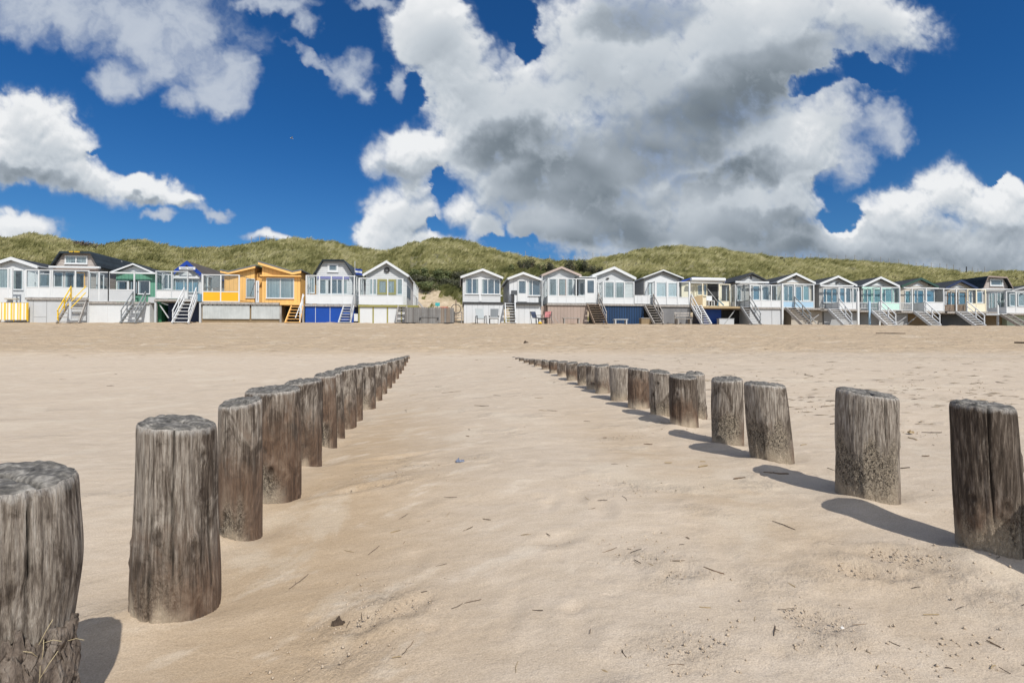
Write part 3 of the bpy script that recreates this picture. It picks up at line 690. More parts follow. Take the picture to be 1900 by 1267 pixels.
for n_, P in enumerate(POSTS):
    o = make_post(P, post_label(P), n_)
    if P['side'] == 'L' and P['i'] == 0:
        # flakes of bark and a torn splinter mass at the foot of the nearest post
        bm_, N, b = new_mat('bark'); oc = OBJC(N); n1 = N.noise(N.v('MULTIPLY', oc, (40, 40, 14)), 1, 7, .7)
        lk(bm_, N.ramp(n1, [(.3, (.05, .038, .03)), (.5, (.19, .15, .12)), (.7, (.36, .31, .26))]), b.inputs['Base Color']); b.inputs['Roughness'].default_value = .95
        lk(bm_, N.n('ShaderNodeBump', {'Height': n1, 'Strength': 1, 'Distance': .02}).outputs[0], b.inputs['Normal'])
        def flake(a0, a1, z0, z1, out, seed, th=.014):
            na, nzz = 60, 80; A_, Zt = np.meshgrid(np.linspace(a0, a1, na), np.linspace(z0, z1, nzz))
            ua = np.linspace(0, 1, na)[None]; uz = np.linspace(0, 1, nzz)[:, None]
            edge = .30*perlin(uz*6+seed, uz*0+seed*2.3, seed)+.15*perlin(uz*19+seed, uz*0+1.3, seed)
            a_sh = A_+(a1-a0)*edge*.5; zt = Zt+.10*perlin(ua*7+seed, ua*0+.5, seed+2)*(z1-z0)+.04*perlin(ua*23, ua*0+.9, seed+4)
            rr = P['r']*(1.10 if seed == 3 else 1.0)+out*(1-uz)**1.3+.012*fbm(A_*9+seed, Zt*22, 4, .6, seed)+.002
            inn = np.stack([np.cos(a_sh)*(rr-th), np.sin(a_sh)*(rr-th), zt], -1); ou = np.stack([np.cos(a_sh)*rr, np.sin(a_sh)*rr, zt], -1)
            V = np.concatenate([ou.reshape(-1, 3), inn.reshape(-1, 3)]); f = grid_faces(nzz, na); k = na*nzz
            rim = list(range(na))+[i*na+na-1 for i in range(1, nzz)]+[(nzz-1)*na+i for i in range(na-2, -1, -1)]+[i*na for i in range(nzz-2, 0, -1)]
            rim = np.array(rim); nx = np.roll(rim, -1)
            Fs = np.concatenate([f, f[:, ::-1]+k, np.stack([rim, rim+k, nx+k, nx], -1)])
            q = mesh_np('bark', V, Fs, [bm_], True); q.parent = o; q['label'] = 'flaking brown bark'; return q
        zb = .28
        flake(-1.0, .15, zb-.10, zb+.36, .02, 3, .02); flake(-2.6, -1.75, zb-.12, zb+.27, -.02, 6); flake(-3.3, -2.2, zb+.02, zb+.50, -.03, 9)
        # straw and reed caught in the bark
        rs = random.Random(4)
        sm_ = paint('dry_reed', (.55, .46, .28), .7, .2)
        def reed(pts, r): 
            q = MB().tube(pts, r, 7).build('dry_reed', sm_, o); return q
        a = lambda ang, rr, z: (math.cos(ang)*rr, math.sin(ang)*rr, z)
        reed([a(-2.9, P['r']*1.1, zb+.32), a(-2.3, P['r']*1.14, zb+.335), a(-1.8, P['r']*1.16, zb+.325), a(-1.4, P['r']*1.18, zb+.295), a(-1.15, P['r']*1.2, zb+.22)], .0028)
        for k in range(13):
            mb = MB()
            an = rs.uniform(-.75, -.05); z0 = zb+rs.uniform(.12, .36); r0 = P['r']*1.03+.03*(1-(z0-zb)/.4)
            p0 = Vector(a(an, r0, z0)); p1 = p0+Vector((rs.uniform(-.01, .04), rs.uniform(-.03, .02), rs.uniform(-.02, .06)))
            mb.tube([p0, (p0+p1)/2+Vector((.006, -.006, .008)), p1], .0006, 5)
            mb.build('straw', sm_, o)

# ---------------------------------------------------------------- twigs and litter on the sand
TW_D = paint('dark_twig', (.085, .060, .042), .9, .4); TW_M = paint('brown_twig', (.20, .135, .085), .9, .4); TW_T = paint('pale_reed', (.40, .30, .17), .8, .3)
TWIGS = []
for ox, oy, s, L in ((500, 950, 2.375, [(855,80,898,62,1),(940,30,975,36,1),(730,236,782,226,1.4),(1108,103,1152,102,2),(1220,96,1237,109,1.2),(588,137,598,125,1.5),(435,185,485,145,1),(330,165,372,172,1.6),(85,335,170,272,.9),(606,605,636,573,2),(585,630,605,604,1),(1085,710,1097,665,1.8),(1157,438,1205,441,3),(1412,545,1415,522,1.5),(1470,458,1495,470,1),(1463,702,1492,714,2.4),(1552,615,1573,643,1.6),(1755,681,1828,678,2),(1605,212,1636,226,3),(1668,228,1712,244,2),(1590,182,1640,165,2.2),(1465,178,1530,155,2),(1770,217,1832,216,1),(1742,17,1810,12,1),(405,430,408,480,2),(520,470,520,520,2),(355,480,340,510,1.6),(520,523,550,527,1.4),(800,430,850,405,1),(860,402,935,388,1),(280,497,320,492,7),(1620,190,1650,200,1.4)]),
     (1000, 950, 2.111, [(915,42,1003,75,2.2),(645,220,725,247,4.2),(900,412,920,490,3.4),(845,435,857,410,2),(935,385,1010,380,1),(1068,108,1130,122,1.1),(1135,125,1178,142,1.2),(1505,407,1567,407,3),(1370,508,1416,528,1.6),(1150,518,1173,533,1.6),(1800,610,1848,638,1.8),(1770,615,1790,607,3),(1590,615,1620,617,2.4),(1228,448,1290,443,1.2),(325,545,343,572,1.6),(247,622,270,634,2.6),(550,128,570,131,1),(520,193,575,192,1.4),(490,13,560,12,1),(1178,205,1210,207,1.2),(1458,300,1495,296,1.6),(1755,360,1780,358,1),(1640,382,1665,376,1.4),(1325,620,1332,605,2.4),(1240,548,1246,534,2.4),(575,102,590,107,3)]),
     (700, 700, 3.8, [(685,203,788,205,3.4),(1140,241,1195,246,2.6),(1198,243,1272,249,3.4),(455,112,590,102,2.2),(405,70,455,70,2),(230,128,290,118,2),(820,125,870,132,2),(1110,148,1170,148,2.6),(470,852,562,850,2.6),(1465,850,1493,873,3),(1725,845,1760,883,2.6),(1485,940,1540,925,2),(745,1000,800,1005,2.6),(607,1078,675,1050,1.6),(1012,1115,1080,1113,3.4),(1190,1105,1220,1125,2),(155,998,215,965,2),(485,985,512,955,1.6),(1455,315,1500,318,2.6),(1590,428,1620,430,4),(1650,620,1698,621,1.4),(1755,633,1772,640,3),(205,228,206,248,1.6),(625,412,648,416,4),(640,369,655,371,3),(350,1015,376,1012,2.4)])):
    for (a, b_, c, d_, w) in L: TWIGS.append((ox+a/s, oy+b_/s, ox+c/s, oy+d_/s, w*1.15/s*1.7))
def twig_obj(p, q, r, mat, label, group, name='twig'):
    n = 6; mid = (p+q)/2; dv = q-p; side = Vector((-dv.y, dv.x, 0))
    bend = random.uniform(-.10, .10); pts = []
    for k in range(n+1):
        t = k/n; w = p+dv*t+side*bend*math.sin(math.pi*t)+side*random.uniform(-.02, .02)
        g = float(gz(w.x, w.y)); pts.append(Vector((w.x, w.y, g+r*.55+.002)))
    rr = [r*(.75+.25*math.sin(math.pi*k/n))*random.uniform(.8, 1.15) for k in range(n+1)]
    mb = MB().tube(pts, rr, 6)
    if dv.length > .10:
        k = random.randint(2, 4); b0 = pts[k]; b1 = b0+(dv.normalized()*.6+side.normalized()*random.choice((-1, 1))*.6)*dv.length*.16+Vector((0, 0, .004))
        mb.tube([b0, b1], r*.45, 5)
    o = mb.build(name, mat, None, tuple(mid.xy)+(float(gz(mid.x, mid.y)),)); return tag(o, label, 'twig', group)
SPECIAL = {0: None}
for k, (x0, y0, x1, y1, w) in enumerate(TWIGS):
    p, q = hit(x0, y0), hit(x1, y1)
    if (q-p).length > .32: q = p+(q-p).normalized()*.32
    r = max(.0010, .30*w*(p.length)/F)
    kind = k % 4; mt = (TW_D, TW_M, TW_D, TW_T)[kind]; big = (q-p).length*F/p.length
    LB = {0: 'dark', 1: 'brown', 2: 'dark', 3: 'straw coloured'}[kind]
    zone = 'near the bottom edge' if y0 > 1120 else 'halfway up the path' if y0 > 900 else 'far along the path'
    sidew = 'left' if x0 < 820 else 'centre' if x0 < 1200 else 'right'
    twig_obj(p, q, r, mt, '%s dry twig on the sand, %s, %s part' % (LB, zone, sidew), 'dry twigs scattered over the sand')
rt = random.Random(21)
for k in range(80):
    far = k > 18
    if far: px = rt.uniform(1180, 1900); py = rt.uniform(690, 900)
    else: px = rt.uniform(560, 1900); py = rt.uniform(740, 1260)
    if far and rt.random() < .3: px = rt.uniform(0, 1900); py = rt.uniform(665, 720)
    p = hit(px, py); a = rt.uniform(-.5, .5)+(0 if rt.random() < .7 else 1.5); L = rt.uniform(.015, .05)*(1 if not far else rt.uniform(1.6, 4))
    q = p+Vector((math.cos(a)*L, math.sin(a)*L, 0))
    twig_obj(p, q, rt.uniform(.0010, .0022)*(1 if not far else 2.2), (TW_D, TW_M, TW_T)[k % 3], 'tiny broken bit of twig or reed scattered on the sand', 'tiny twig bits')
# a crumpled blue plastic scrap, a chunk of bark and a few shells
def scrap(px, py, w, mat, name, label, cat, hgt=.02):
    p = hit(px, py); n = 9; V = []; Fs = []; sc_ = w*p.length/F
    bmv = MB()
    for i in range(n):
        for j in range(n):
            u = i/(n-1)-.5; v = j/(n-1)-.5; rr = 1-.35*math.hypot(u, v)+rt.uniform(-.12, .12)
            V.append((p.x+u*sc_*rr, p.y+v*sc_*.6*rr, p.z+.004+hgt*abs(rt.gauss(0, .5))*(1-1.6*max(abs(u), abs(v))))); 
    top = [(i*n+j, i*n+j+1, (i+1)*n+j+1, (i+1)*n+j) for i in range(n-1) for j in range(n-1)]
    V2 = V+[(x, y, z-.003) for x, y, z in V]; k = n*n
    rim = [j for j in range(n)]+[i*n+n-1 for i in range(1, n)]+[(n-1)*n+j for j in range(n-2, -1, -1)]+[i*n for i in range(n-2, 0, -1)]
    Fs = top+[tuple(x+k for x in f[::-1]) for f in top]+[(rim[i], rim[i]+k, rim[(i+1) % len(rim)]+k, rim[(i+1) % len(rim)]) for i in range(len(rim))]
    bmv.add(V2, Fs); o = bmv.build(name, mat, None, tuple(p)); return tag(o, label, cat)
scrap(853, 858.5, 19, paint('blue_plastic', (.17, .20, .28), .35, .2), 'plastic_scrap', 'crumpled blue grey plastic scrap lying on the sand of the path', 'litter', .03)
scrap(627, 1158, 26, TW_D, 'bark_chunk', 'small dark curled chunk of bark on the sand near the bottom', 'bark', .03)
scrap(1563, 1168, 6, paint('white_shell', (.75, .73, .70), .4, .05), 'shell', 'small white shell on the trampled sand at the lower right', 'shell', .01)
scrap(1690, 803, 10, TW_T, 'driftwood_chip', 'sandy clod of driftwood on the beach right of the broad pale post', 'driftwood', .05)
scrap(976, 638, 12, TW_D, 'seaweed_clump', 'small dark clump of seaweed on the tracked sand past the posts', 'seaweed', .2)
p_ = hit(1625, 619); twig_obj(p_, p_+Vector((1.5, -.3, 0)), .03, TW_D, 'long dark driftwood stick on the sand before the right cabins', None, 'driftwood_stick')
p_ = hit(1882, 637); twig_obj(p_, p_+Vector((.5, -.4, 0)), .05, TW_D, 'short dark driftwood piece on the far sand at the right edge', None, 'driftwood_stick')

# crumbs of sand thrown up round footprints, and flat scraps of weed on the dry upper beach
def crumbs():
    r = np.random.default_rng(9); C = []
    for (px, py, s_, n) in [(650,1165,.13,110),(700,1150,.10,90),(725,1118,.10,70),(690,1085,.08,40),(1590,1052,.10,80),(1665,1030,.10,90),(1715,1045,.12,90),(720,893,.20,90),(760,870,.15,50),(1270,1068,.07,40),(1205,1035,.08,60),(1510,1150,.09,90),(1540,1185,.08,60),(1285,1185,.10,70),(1270,1215,.08,60),(1150,812,.14,60),(1262,1240,.08,40),(880,850,.14,40),(1170,905,.15,60),(1230,800,.15,50),(1690,803,.16,90),(1780,1200,.09,70),(1650,1245,.08,60),(1720,1262,.10,80),(1180,1000,.08,40),(1820,930,.15,80),(1560,760,.3,60),(1750,720,.4,90),(600,1215,.10,60),(1050,1010,.06,30)]:
        p = hit(px, py); C += [(p.x+r.normal()*s_, p.y+r.normal()*s_*.7, r.uniform(.0015, .0058)*(1.8 if s_ > .25 else 1)) for _ in range(int(n*.55))]
    C = np.array(C); z = gz(C[:, 0], C[:, 1]); n = len(C)
    U = np.array([(1,0,0),(0,1,0),(-1,0,0),(0,-1,0),(0,0,1),(0,0,-1)], float); Fo = np.array([(0,1,4),(1,2,4),(2,3,4),(3,0,4),(1,0,5),(2,1,5),(3,2,5),(0,3,5)])
    V = np.stack([C[:, 0], C[:, 1], z+C[:, 2]*.35], -1)[:, None]+U[None]*C[:, 2][:, None, None]*r.uniform(.6, 1.35, (n, 6, 1))
    F_ = (Fo[None]+np.arange(n)[:, None, None]*6).reshape(-1, 3)
    o = mesh_np('sand_crumbs', V.reshape(-1, 3), F_, [bpy.data.materials['sand']], False, True)
    for a_ in ('damp', 'rough', 'far', 'pale'): add_attr(o, a_, np.zeros(n*6)+(.25 if a_ == 'damp' else 0))
    tag(o, 'crumbs of loose sand kicked up round the footprints', 'sand crumbs', kind='stuff')
    n = 2200; px = r.uniform(0, 1900, n); py = 604+r.random(n)**1.2*190; k = (px > 1000) | (py < 668) & (r.random(n) < .6); k &= ~((px < 1500) & (py > 700) & (px < 1000)); px, py = px[k], py[k]
    V = []; n = 0
    for a, b in zip(px, py):
        if a > 950 and b > 662 and a < 950+(b-660)*5.2: continue
        p = hit(a, b); L = r.uniform(.03, .20)*(1+p.y*.07)*r.random()**.5; w = L*r.uniform(.06, .22); t = r.normal()*.22; c_, s_ = math.cos(t), math.sin(t); h = r.uniform(.002, .010)
        for u, v, q in ((-1, 0, .001), (-.2, -1, h*.6), (1, .1, .001), (.1, 1, h), (0, 0, h*1.3)): V.append((p.x+(u*L*c_-v*w*s_)*.5, p.y+(u*L*s_+v*w*c_)*.5, p.z+q))
        n += 1
    Fo = np.array([(0,1,4),(1,2,4),(2,3,4),(3,0,4),(3,2,1),(3,1,0)]); F_ = (Fo[None]+np.arange(n)[:, None, None]*5).reshape(-1, 3)
    m, N, b = new_mat('weed_scraps'); nn = N.noise(N.n('ShaderNodeNewGeometry').outputs['Position'], 3.0, 3)
    lk(m, N.ramp(nn, [(.35, (.15, .11, .075)), (.55, (.28, .215, .145)), (.7, (.40, .32, .22))]), b.inputs['Base Color']); b.inputs['Roughness'].default_value = .95
    o = mesh_np('weed_scraps', np.array(V), F_, [m], False, True); tag(o, 'dark scraps of dry weed and wood strewn over the upper beach', 'beach litter', kind='stuff')
crumbs()
# the gull in the blue
def build_gull():
    c = ray(541, 257).normalized()*100+Vector((0, 0, EYE)); root_m = paint('gull_feather', (.42, .44, .47), .6, .1)
    mb = MB(); mb.tube([c+Vector((-.24, 0, .02)), c+Vector((-.12, 0, .05)), c+Vector((.05, 0, .04)), c+Vector((.2, 0, 0)), c+Vector((.30, 0, -.02))], [.02, .055, .07, .045, .02], 10)
    for s in (-1, 1):
        P_ = [c+Vector((.09, s*.02, .05)), c+Vector((.10, s*.30, .16)), c+Vector((-.02, s*.62, .10)), c+Vector((-.10, s*.36, .10)), c+Vector((-.10, s*.03, .04))]
        k = [p+Vector((0, 0, .015)) for p in P_]
        mb.add(P_+k, [(0,1,2,3,4), (9,8,7,6,5)]+[(i, (i+1) % 5, (i+1) % 5+5, i+5) for i in range(5)])
    o = mb.build('seagull', root_m, None, tuple(c)); o.rotation_euler = (0, 0, R(35)); tag(o, 'small grey gull gliding in the blue sky left of the big cloud', 'gull')
build_gull()

# ---------------------------------------------------------------- beach cabins
FY = 39.0
class Cabin:
    def __init__(s, label, pxc, yd, yb, WY=40.5, group='beach cabins on stilts in a row'):
        s.yd, s.WY = yd, WY; s.base = W(pxc, yb, FY+.5); s.base.z = float(gz(s.base.x, FY+.5))
        s.root = empty('beach_cabin', s.base, label, 'beach cabin', group)
        s.zf = W(pxc, yd, FY).z
    def part(s, mb, name, mat, parent=None, label=None):
        o = mb.build(name, mat, parent or s.root, s.base)
        if label: o['label'] = label
        return o
    def rect(s, name, px0, py0, px1, py1, Y, mat, th=.05, parent=None, label=None):
        a, b = W(px0, py0, Y), W(px1, py1, Y)
        return s.part(MB().box(a.x, b.x, Y, Y+th, b.z, a.z), name, mat, parent, label)
    def roof(s, prof, mat, fasc, fw=.17, RY=None, depth=5.6, walls=WHITE, th=.10, inset=.16, cap=None):
        RY = s.WY-.30 if RY is None or s.WY-RY > .30 else RY; P = [W(px, py, RY) for px, py in prof]; P = [(p.x, p.z) for p in P]; s.RY = RY; s.prof = P
        def chev(P, dz0, dz1): return [(x, z+dz0) for x, z in P]+[(x, z+dz1) for x, z in reversed(P)]
        r = s.part(MB().prism(chev(P, 0, -th), RY, s.WY+depth), 'roof', mat)
        s.part(MB().prism(chev(P, .012, -fw), RY-.045, RY-.002), 'fascia', fasc, r)
        s.part(MB().bar((P[0][0]-.02, RY, P[0][1]-.05), (P[0][0]-.02, s.WY+depth-.02, P[0][1]-.05), .05, .09), 'gutter', fasc, r)
        s.part(MB().bar((P[-1][0]+.02, RY, P[-1][1]-.05), (P[-1][0]+.02, s.WY+depth-.02, P[-1][1]-.05), .05, .09), 'gutter', fasc, r)
        xl, xr = P[0][0]+inset, P[-1][0]-inset; xs = [xl]+[x for x, z in P[1:-1] if xl < x < xr]+[xr]
        zz = np.interp(xs, [p[0] for p in P], [p[1] for p in P])
        top = [(x, z-th-.005) for x, z in zip(xs, zz)]; s.xl, s.xr = xl, xr
        s.part(MB().prism([(xl, s.zf)]+top+[(xr, s.zf)], s.WY, s.WY+depth-.25), 'wall', walls)
        return r
    def gable_panel(s, pts, mat, dy=.02):
        P = [W(px, py, s.WY) for px, py in pts]; s.part(MB().prism([(p.x, p.z) for p in P], s.WY-dy, s.WY-.001), 'gable_panel', mat)
    def win(s, px0, py0, px1, py1, style='dark', cols=1, Y=None, fm=None, fw=.055, name='window', rows=None, parent=None, top=None):
        Y = Y or s.WY; fm = fm or WHITE; a, b = W(px0, py0, Y), W(px1, py1, Y); x0, x1, z0, z1 = a.x, b.x, b.z, a.z
        F_ = MB(); F_.box(x0, x1, Y-.06, Y-.001, z0, z0+fw); F_.box(x0, x1, Y-.06, Y-.001, z1-fw, z1)
        xs = [x0+fw/2+(x1-x0-fw)*k/cols for k in range(cols+1)] if isinstance(cols, int) else [x0+fw/2]+[W(c, py0, Y).x for c in cols]+[x1-fw/2]
        for x in xs: F_.box(x-fw/2, x+fw/2, Y-.058, Y-.001, z0+fw, z1-fw)
        f = s.part(F_, name, fm, parent)
        if name == 'window': s.part(MB().box(x0-.03, x1+.03, Y-.09, Y-.062, z0-.035, z0+.015), 'sill', fm, f)
        s.part(MB().box(x0+fw, x1-fw, Y-.036, Y-.030, z0+fw, z1-fw), 'pane', PANE, f)
        if style in ('curtain', 'lblue'):
            zc = z0+fw; s.part(MB().box(x0+fw, x1-fw, Y-.012, Y-.002, zc, z1-fw), 'curtain', CURTAINS[style], f)
        else:
            s.part(MB().box(x0+fw, x1-fw, Y-.012, Y-.002, z0+fw, z1-fw), 'interior', CURTAINS[style], f)
            if style in ('dark', 'blue', 'grey'):
                w = (x1-x0-2*fw); r = random.Random(int(px0*7+py0))
                for sd in (0, 1):
                    if r.random() < .65:
                        cw = w*r.uniform(.10, .22); xa = x0+fw if sd == 0 else x1-fw-cw
                        s.part(MB().box(xa, xa+cw, Y-.020, Y-.013, z0+fw, z1-fw), 'curtain', CURT, f)
        if top: s.part(MB().box(x0+fw, x1-fw, Y-.026, Y-.021, z1-fw-(z1-z0)*.2, z1-fw), 'blind', top, f)
        return f
    def door(s, px0, py0, px1, py1, style='dark', glass_to=.9, fm=None, mat=None):
        fm = fm or WHITE; f = s.win(px0, py0, px1, py1, style, 1, fm=fm, fw=.10, name='door')
        a, b = W(px0, py0, s.WY), W(px1, py1, s.WY)
        if glass_to < .9: s.part(MB().box(a.x+.1, b.x-.1, s.WY-.05, s.WY-.037, b.z+.1, b.z+(a.z-b.z)*(1-glass_to)), 'lower_panel', mat or fm, f)
        s.part(MB().bar((a.x+.14, s.WY-.09, (a.z+b.z)/2), (a.x+.22, s.WY-.09, (a.z+b.z)/2), .025, .025), 'handle', DARKM, f); return f
    def screen(s, ytop, ysill, ybot, posts, pm=None, fm=None, Y=FY, pw=.075, glass=GLASS, rail=True):
        pm = pm or OFFWHITE; fm = fm or WHITE; xs = [W(p, ytop, Y).x for p in posts]; zt = W(posts[0], ytop, Y).z; zs = W(posts[0], ysill, Y).z; zb = W(posts[0], ybot, Y).z
        m = MB()
        for x in xs: m.box(x-pw/2, x+pw/2, Y-pw/2, Y+pw/2, zb, zt)
        for x0, x1 in zip(xs[:-1], xs[1:]):
            if rail: m.box(x0+pw/2, x1-pw/2, Y-.03, Y+.03, zt-.06, zt-.001)
            m.box(x0+pw/2, x1-pw/2, Y-.03, Y+.03, zs-.03, zs+.03); m.box(x0+pw/2, x1-pw/2, Y-.03, Y+.03, zb+.001, zb+.06)
        f = s.part(m, 'terrace_screen', fm)
        for x0, x1 in zip(xs[:-1], xs[1:]):
            if glass: s.part(MB().box(x0+pw/2, x1-pw/2, Y-.004, Y+.004, zs+.03, zt-.06), 'pane', glass, f)
            s.part(MB().box(x0+pw/2, x1-pw/2, Y-.015, Y+.015, zb+.06, zs-.03), 'lower_panel', pm, f)
        return f
    def side(s, px, ytop, ysill, ybot, pm=None, fm=None, Y0=FY+.04, Y1=None, n=2, pw=.06, glass=GLASS):
        pm = pm or OFFWHITE; fm = fm or WHITE; Y1 = Y1 or s.WY-.01; x = W(px, ytop, FY).x; zt, zs, zb = [W(px, y, FY).z for y in (ytop, ysill, ybot)]
        m = MB(); ys = [Y0+.03+(Y1-Y0-.06)*k/n for k in range(n+1)]
        for y in ys: m.box(x-pw/2, x+pw/2, y-pw/2, y+pw/2, zb, zt)
        for y0, y1 in zip(ys[:-1], ys[1:]):
            for z in (zt-.03, zs, zb+.03): m.box(x-.025, x+.025, y0+pw/2, y1-pw/2, z-.028, z+.028)
        f = s.part(m, 'side_screen', fm)
        for y0, y1 in zip(ys[:-1], ys[1:]):
            if glass: s.part(MB().box(x-.004, x+.004, y0+pw/2, y1-pw/2, zs+.03, zt-.06), 'pane', glass, f)
            s.part(MB().box(x-.014, x+.014, y0+pw/2, y1-pw/2, zb+.06, zs-.03), 'lower_panel', pm, f)
    def deck(s, px0, px1, mat=None, over=.05, y0=None):
        a, b = W(px0, s.yd, FY), W(px1, s.yd, FY); y0 = y0 or FY-over-.04
        s.part(MB().box(a.x, b.x, y0, s.WY-.002, s.zf-.15, s.zf-.002), 'deck', mat or GREYW)
    def under(s, px0, px1, mat, Y=None, seams=(), seam_m=None, trim=None, depth=4.5, name='base_panel', label=None):
        Y = Y or FY+.02; a, b = W(px0, s.yd, Y), W(px1, s.yd, Y); zb = min(float(gz(a.x, Y)), float(gz(b.x, Y)))-.35
        o = s.part(MB().box(a.x, b.x, Y, Y+depth, zb, s.zf-.155), name, mat, None, label)
        for px in seams:
            x = W(px, s.yd, Y).x; w = .014 if not trim else trim
            s.part(MB().box(x-w, x+w, Y-.022, Y-.002, zb, s.zf-.16), 'batten', seam_m or WHITE, o)
        return o
    def posts_under(s, pxs, mat=None, Y=None, r=.06):
        Y = Y or FY+.05
        for px in pxs:
            x = W(px, s.yd, Y).x; s.part(MB().box(x-r, x+r, Y-r, Y+r, float(gz(x, Y))-.3, s.zf-.152), 'stilt', mat or GREYW)
    def brace(s, p, q, mat=None, Y=None, w=.06):
        Y = Y or FY+.2; s.part(MB().bar(W(*p, Y), W(*q, Y), w, w), 'brace', mat or LGREYP)
    def stairs(s, tl, tr, yt, bl, br, n=8, mat=None, rails='lr', rm=None, run=1.45, Y=None, mid=True, rh=.85, riser=False, tm=None):
        mat = mat or GREYW; rm = rm or mat; Y = Y or FY-.10; zt = W((tl+tr)/2, yt, Y).z; Yb = Y-run
        L0, R0 = W(tl, yt, Y).x, W(tr, yt, Y).x; L1, R1 = W(bl, 600, Yb).x, W(br, 600, Yb).x; zb = float(gz((L1+R1)/2, Yb))-.02
        A = lambda x0, x1, t: x0+(x1-x0)*t
        m = MB()
        for (x0, x1) in ((L0, L1), (R0, R1)): m.bar((x0, Y, zt-.08), (x1, Yb, zb+.02), .06, .21)
        f = s.part(m, 'stairs', mat)
        for k in range(n):
            t = (k+.5)/n; xl, xr = A(L0, L1, t), A(R0, R1, t); y = A(Y, Yb, t); z = A(zt, zb, t)
            s.part(MB().box(xl+.025, xr-.025, y-.12, y+.10, z-.02, z+.018), 'tread', tm or mat, f)
        for sd, (x0, x1) in (('l', (L0, L1)), ('r', (R0, R1))):
            if sd in rails:
                g = MB(); g.bar((x0, Y, zt+rh), (x1, Yb+.05, zb+rh+.02), .05, .06)
                if mid: g.bar((x0, Y, zt+rh*.5), (x1, Yb+.05, zb+rh*.5), .035, .05)
                for t in (0.02, .5, .96): 
                    x = A(x0, x1, t); y = A(Y, Yb+.05, t); z = A(zt, zb, t); g.box(x-.03, x+.03, y-.03, y+.03, z-.05, z+rh-.02)
                s.part(g, 'handrail', rm, f)
        return f
    def lamp(s, px, py, Y=None):
        Y = Y or s.WY; p = W(px, py, Y); s.part(MB().box(p.x-.10, p.x+.10, Y-.14, Y-.062, p.z-.05, p.z+.07), 'wall_lamp', DARKM)

YELP = paint('yellow_paint', (.80, .52, .03), .45, .08); ORNG = paint('orange_cladding', (.84, .50, .17), .5, .06, .30, 'x'); ORNP = paint('orange_paint', (.84, .50, .17), .5, .06)
AMB = paint('amber_panel', (.82, .42, .02), .45, .06); GREEN = paint('green_cladding', (.13, .33, .235), .5, .08, .25, 'x'); BLUE = paint('bright_blue_panel', (.008, .065, .36), .4, .10)
BLUEF = paint('blue_fascia', (.01, .05, .32), .4, .1); NAVY = paint('navy_boards', (.012, .055, .15), .5, .12, .20, 'x', 1.0); NAVYF = paint('navy_paint', (.02, .035, .09), .45, .15)
TAUPE = paint('taupe_boards', (.42, .33, .28), .6, .07, .26, 'x'); TAUPEP = paint('taupe_paint', (.46, .37, .33), .6, .07); TAUPEC = paint('taupe_cladding', (.46, .41, .38), .6, .06, .17, 'z')
GREYB = paint('grey_boards', (.44, .44, .455), .8, .16, .14, 'x', 1.2); GREYS = paint('grey_side_wall', (.40, .40, .395), .6, .06, .18, 'z'); SOFT_B = paint('soft_blue_panel', (.36, .53, .68), .5, .06)
MINT = paint('mint_panel', (.52, .76, .68), .5, .06); OLIVE = paint('olive_trim', (.32, .29, .09), .5, .1); TARP = paint('grey_tarpaulin', (.50, .53, .53), .55, .16)
BEIGE = paint('beige_panel', (.48, .44, .38), .6, .10); BRNP = paint('brown_panel', (.26, .19, .11), .7, .15); DGREEN = paint('dark_green_trim', (.03, .075, .06), .5, .1)
TANP = paint('tan_panel', (.40, .30, .17), .6, .1); GBOT = paint('bottle_green_panel', (.03, .16, .08), .5, .15); DGREY = paint('dark_grey_panel', (.075, .085, .095), .6, .15)
ALU = paint('aluminium', (.58, .60, .61), .35, .06, metal=.2); STRIPE = None

def striped():
    m, N, b = new_mat('yellow_striped_cloth'); x = N.n('ShaderNodeSeparateXYZ', {0: OBJC(N)}).outputs[0]
    t = N.m('LESS_THAN', N.m('FRACT', N.m('DIVIDE', x, .20)), .5)
    lk(m, N.mix(t, (.78, .76, .70), (.80, .50, .07)), b.inputs['Base Color']); b.inputs['Roughness'].default_value = .9; return m

# 1 far left white cabin, partly outside the photograph
c = Cabin('white gabled cabin cut off by the left edge above a yellow striped windbreak', 10, 561, 591)
c.roof([(-38,496),(21,477),(70,493)], ROOF_D, WHITE, .22, RY=40.0)
c.win(-20,498,16,535,'curtain',2); c.win(25,501,44,538,'dark',1); c.deck(-40,49); c.under(-40,49,OFFWHITE,Y=FY+.6)
c.screen(497,534,561,[-40,-8,16,23],OFFWHITE,WHITE); c.rect('step_board',8,553,30,556,FY-.3,BEIGE,.25)
c.stairs(-28,-6,561,-50,-28,7,WHITE,'r',WHITE)
t_ = empty('windbreak', W(25,590,FY-.35), 'yellow and white striped cloth windbreak under the leftmost cabin', 'windbreak'); a, b = W(-2,561.5,FY-.35), W(50,591,FY-.35)
STR = striped(); nn_ = 24; mv = MB()
for k in range(nn_):
    x0 = a.x+(b.x-a.x)*k/nn_; x1 = a.x+(b.x-a.x)*(k+1)/nn_; y0 = FY-.35+.04*math.sin(k*1.3); y1 = FY-.35+.04*math.sin((k+1)*1.3)
    mv.add([(x0,y0,b.z-.1),(x1,y1,b.z-.1),(x1,y1,a.z),(x0,y0,a.z),(x0,y0+.012,b.z-.1),(x1,y1+.012,b.z-.1),(x1,y1+.012,a.z),(x0,y0+.012,a.z)],[(0,1,2,3),(7,6,5,4),(0,4,5,1),(3,2,6,7),(0,3,7,4),(1,5,6,2)])
mv.build('cloth', STR, t_, t_.location)
for px in (-2, 24, 50): 
    p = W(px, 575, FY-.35); MB().box(p.x-.025, p.x+.025, FY-.30, FY-.25, b.z-.2, a.z+.04).build('post', YELP, t_, t_.location)

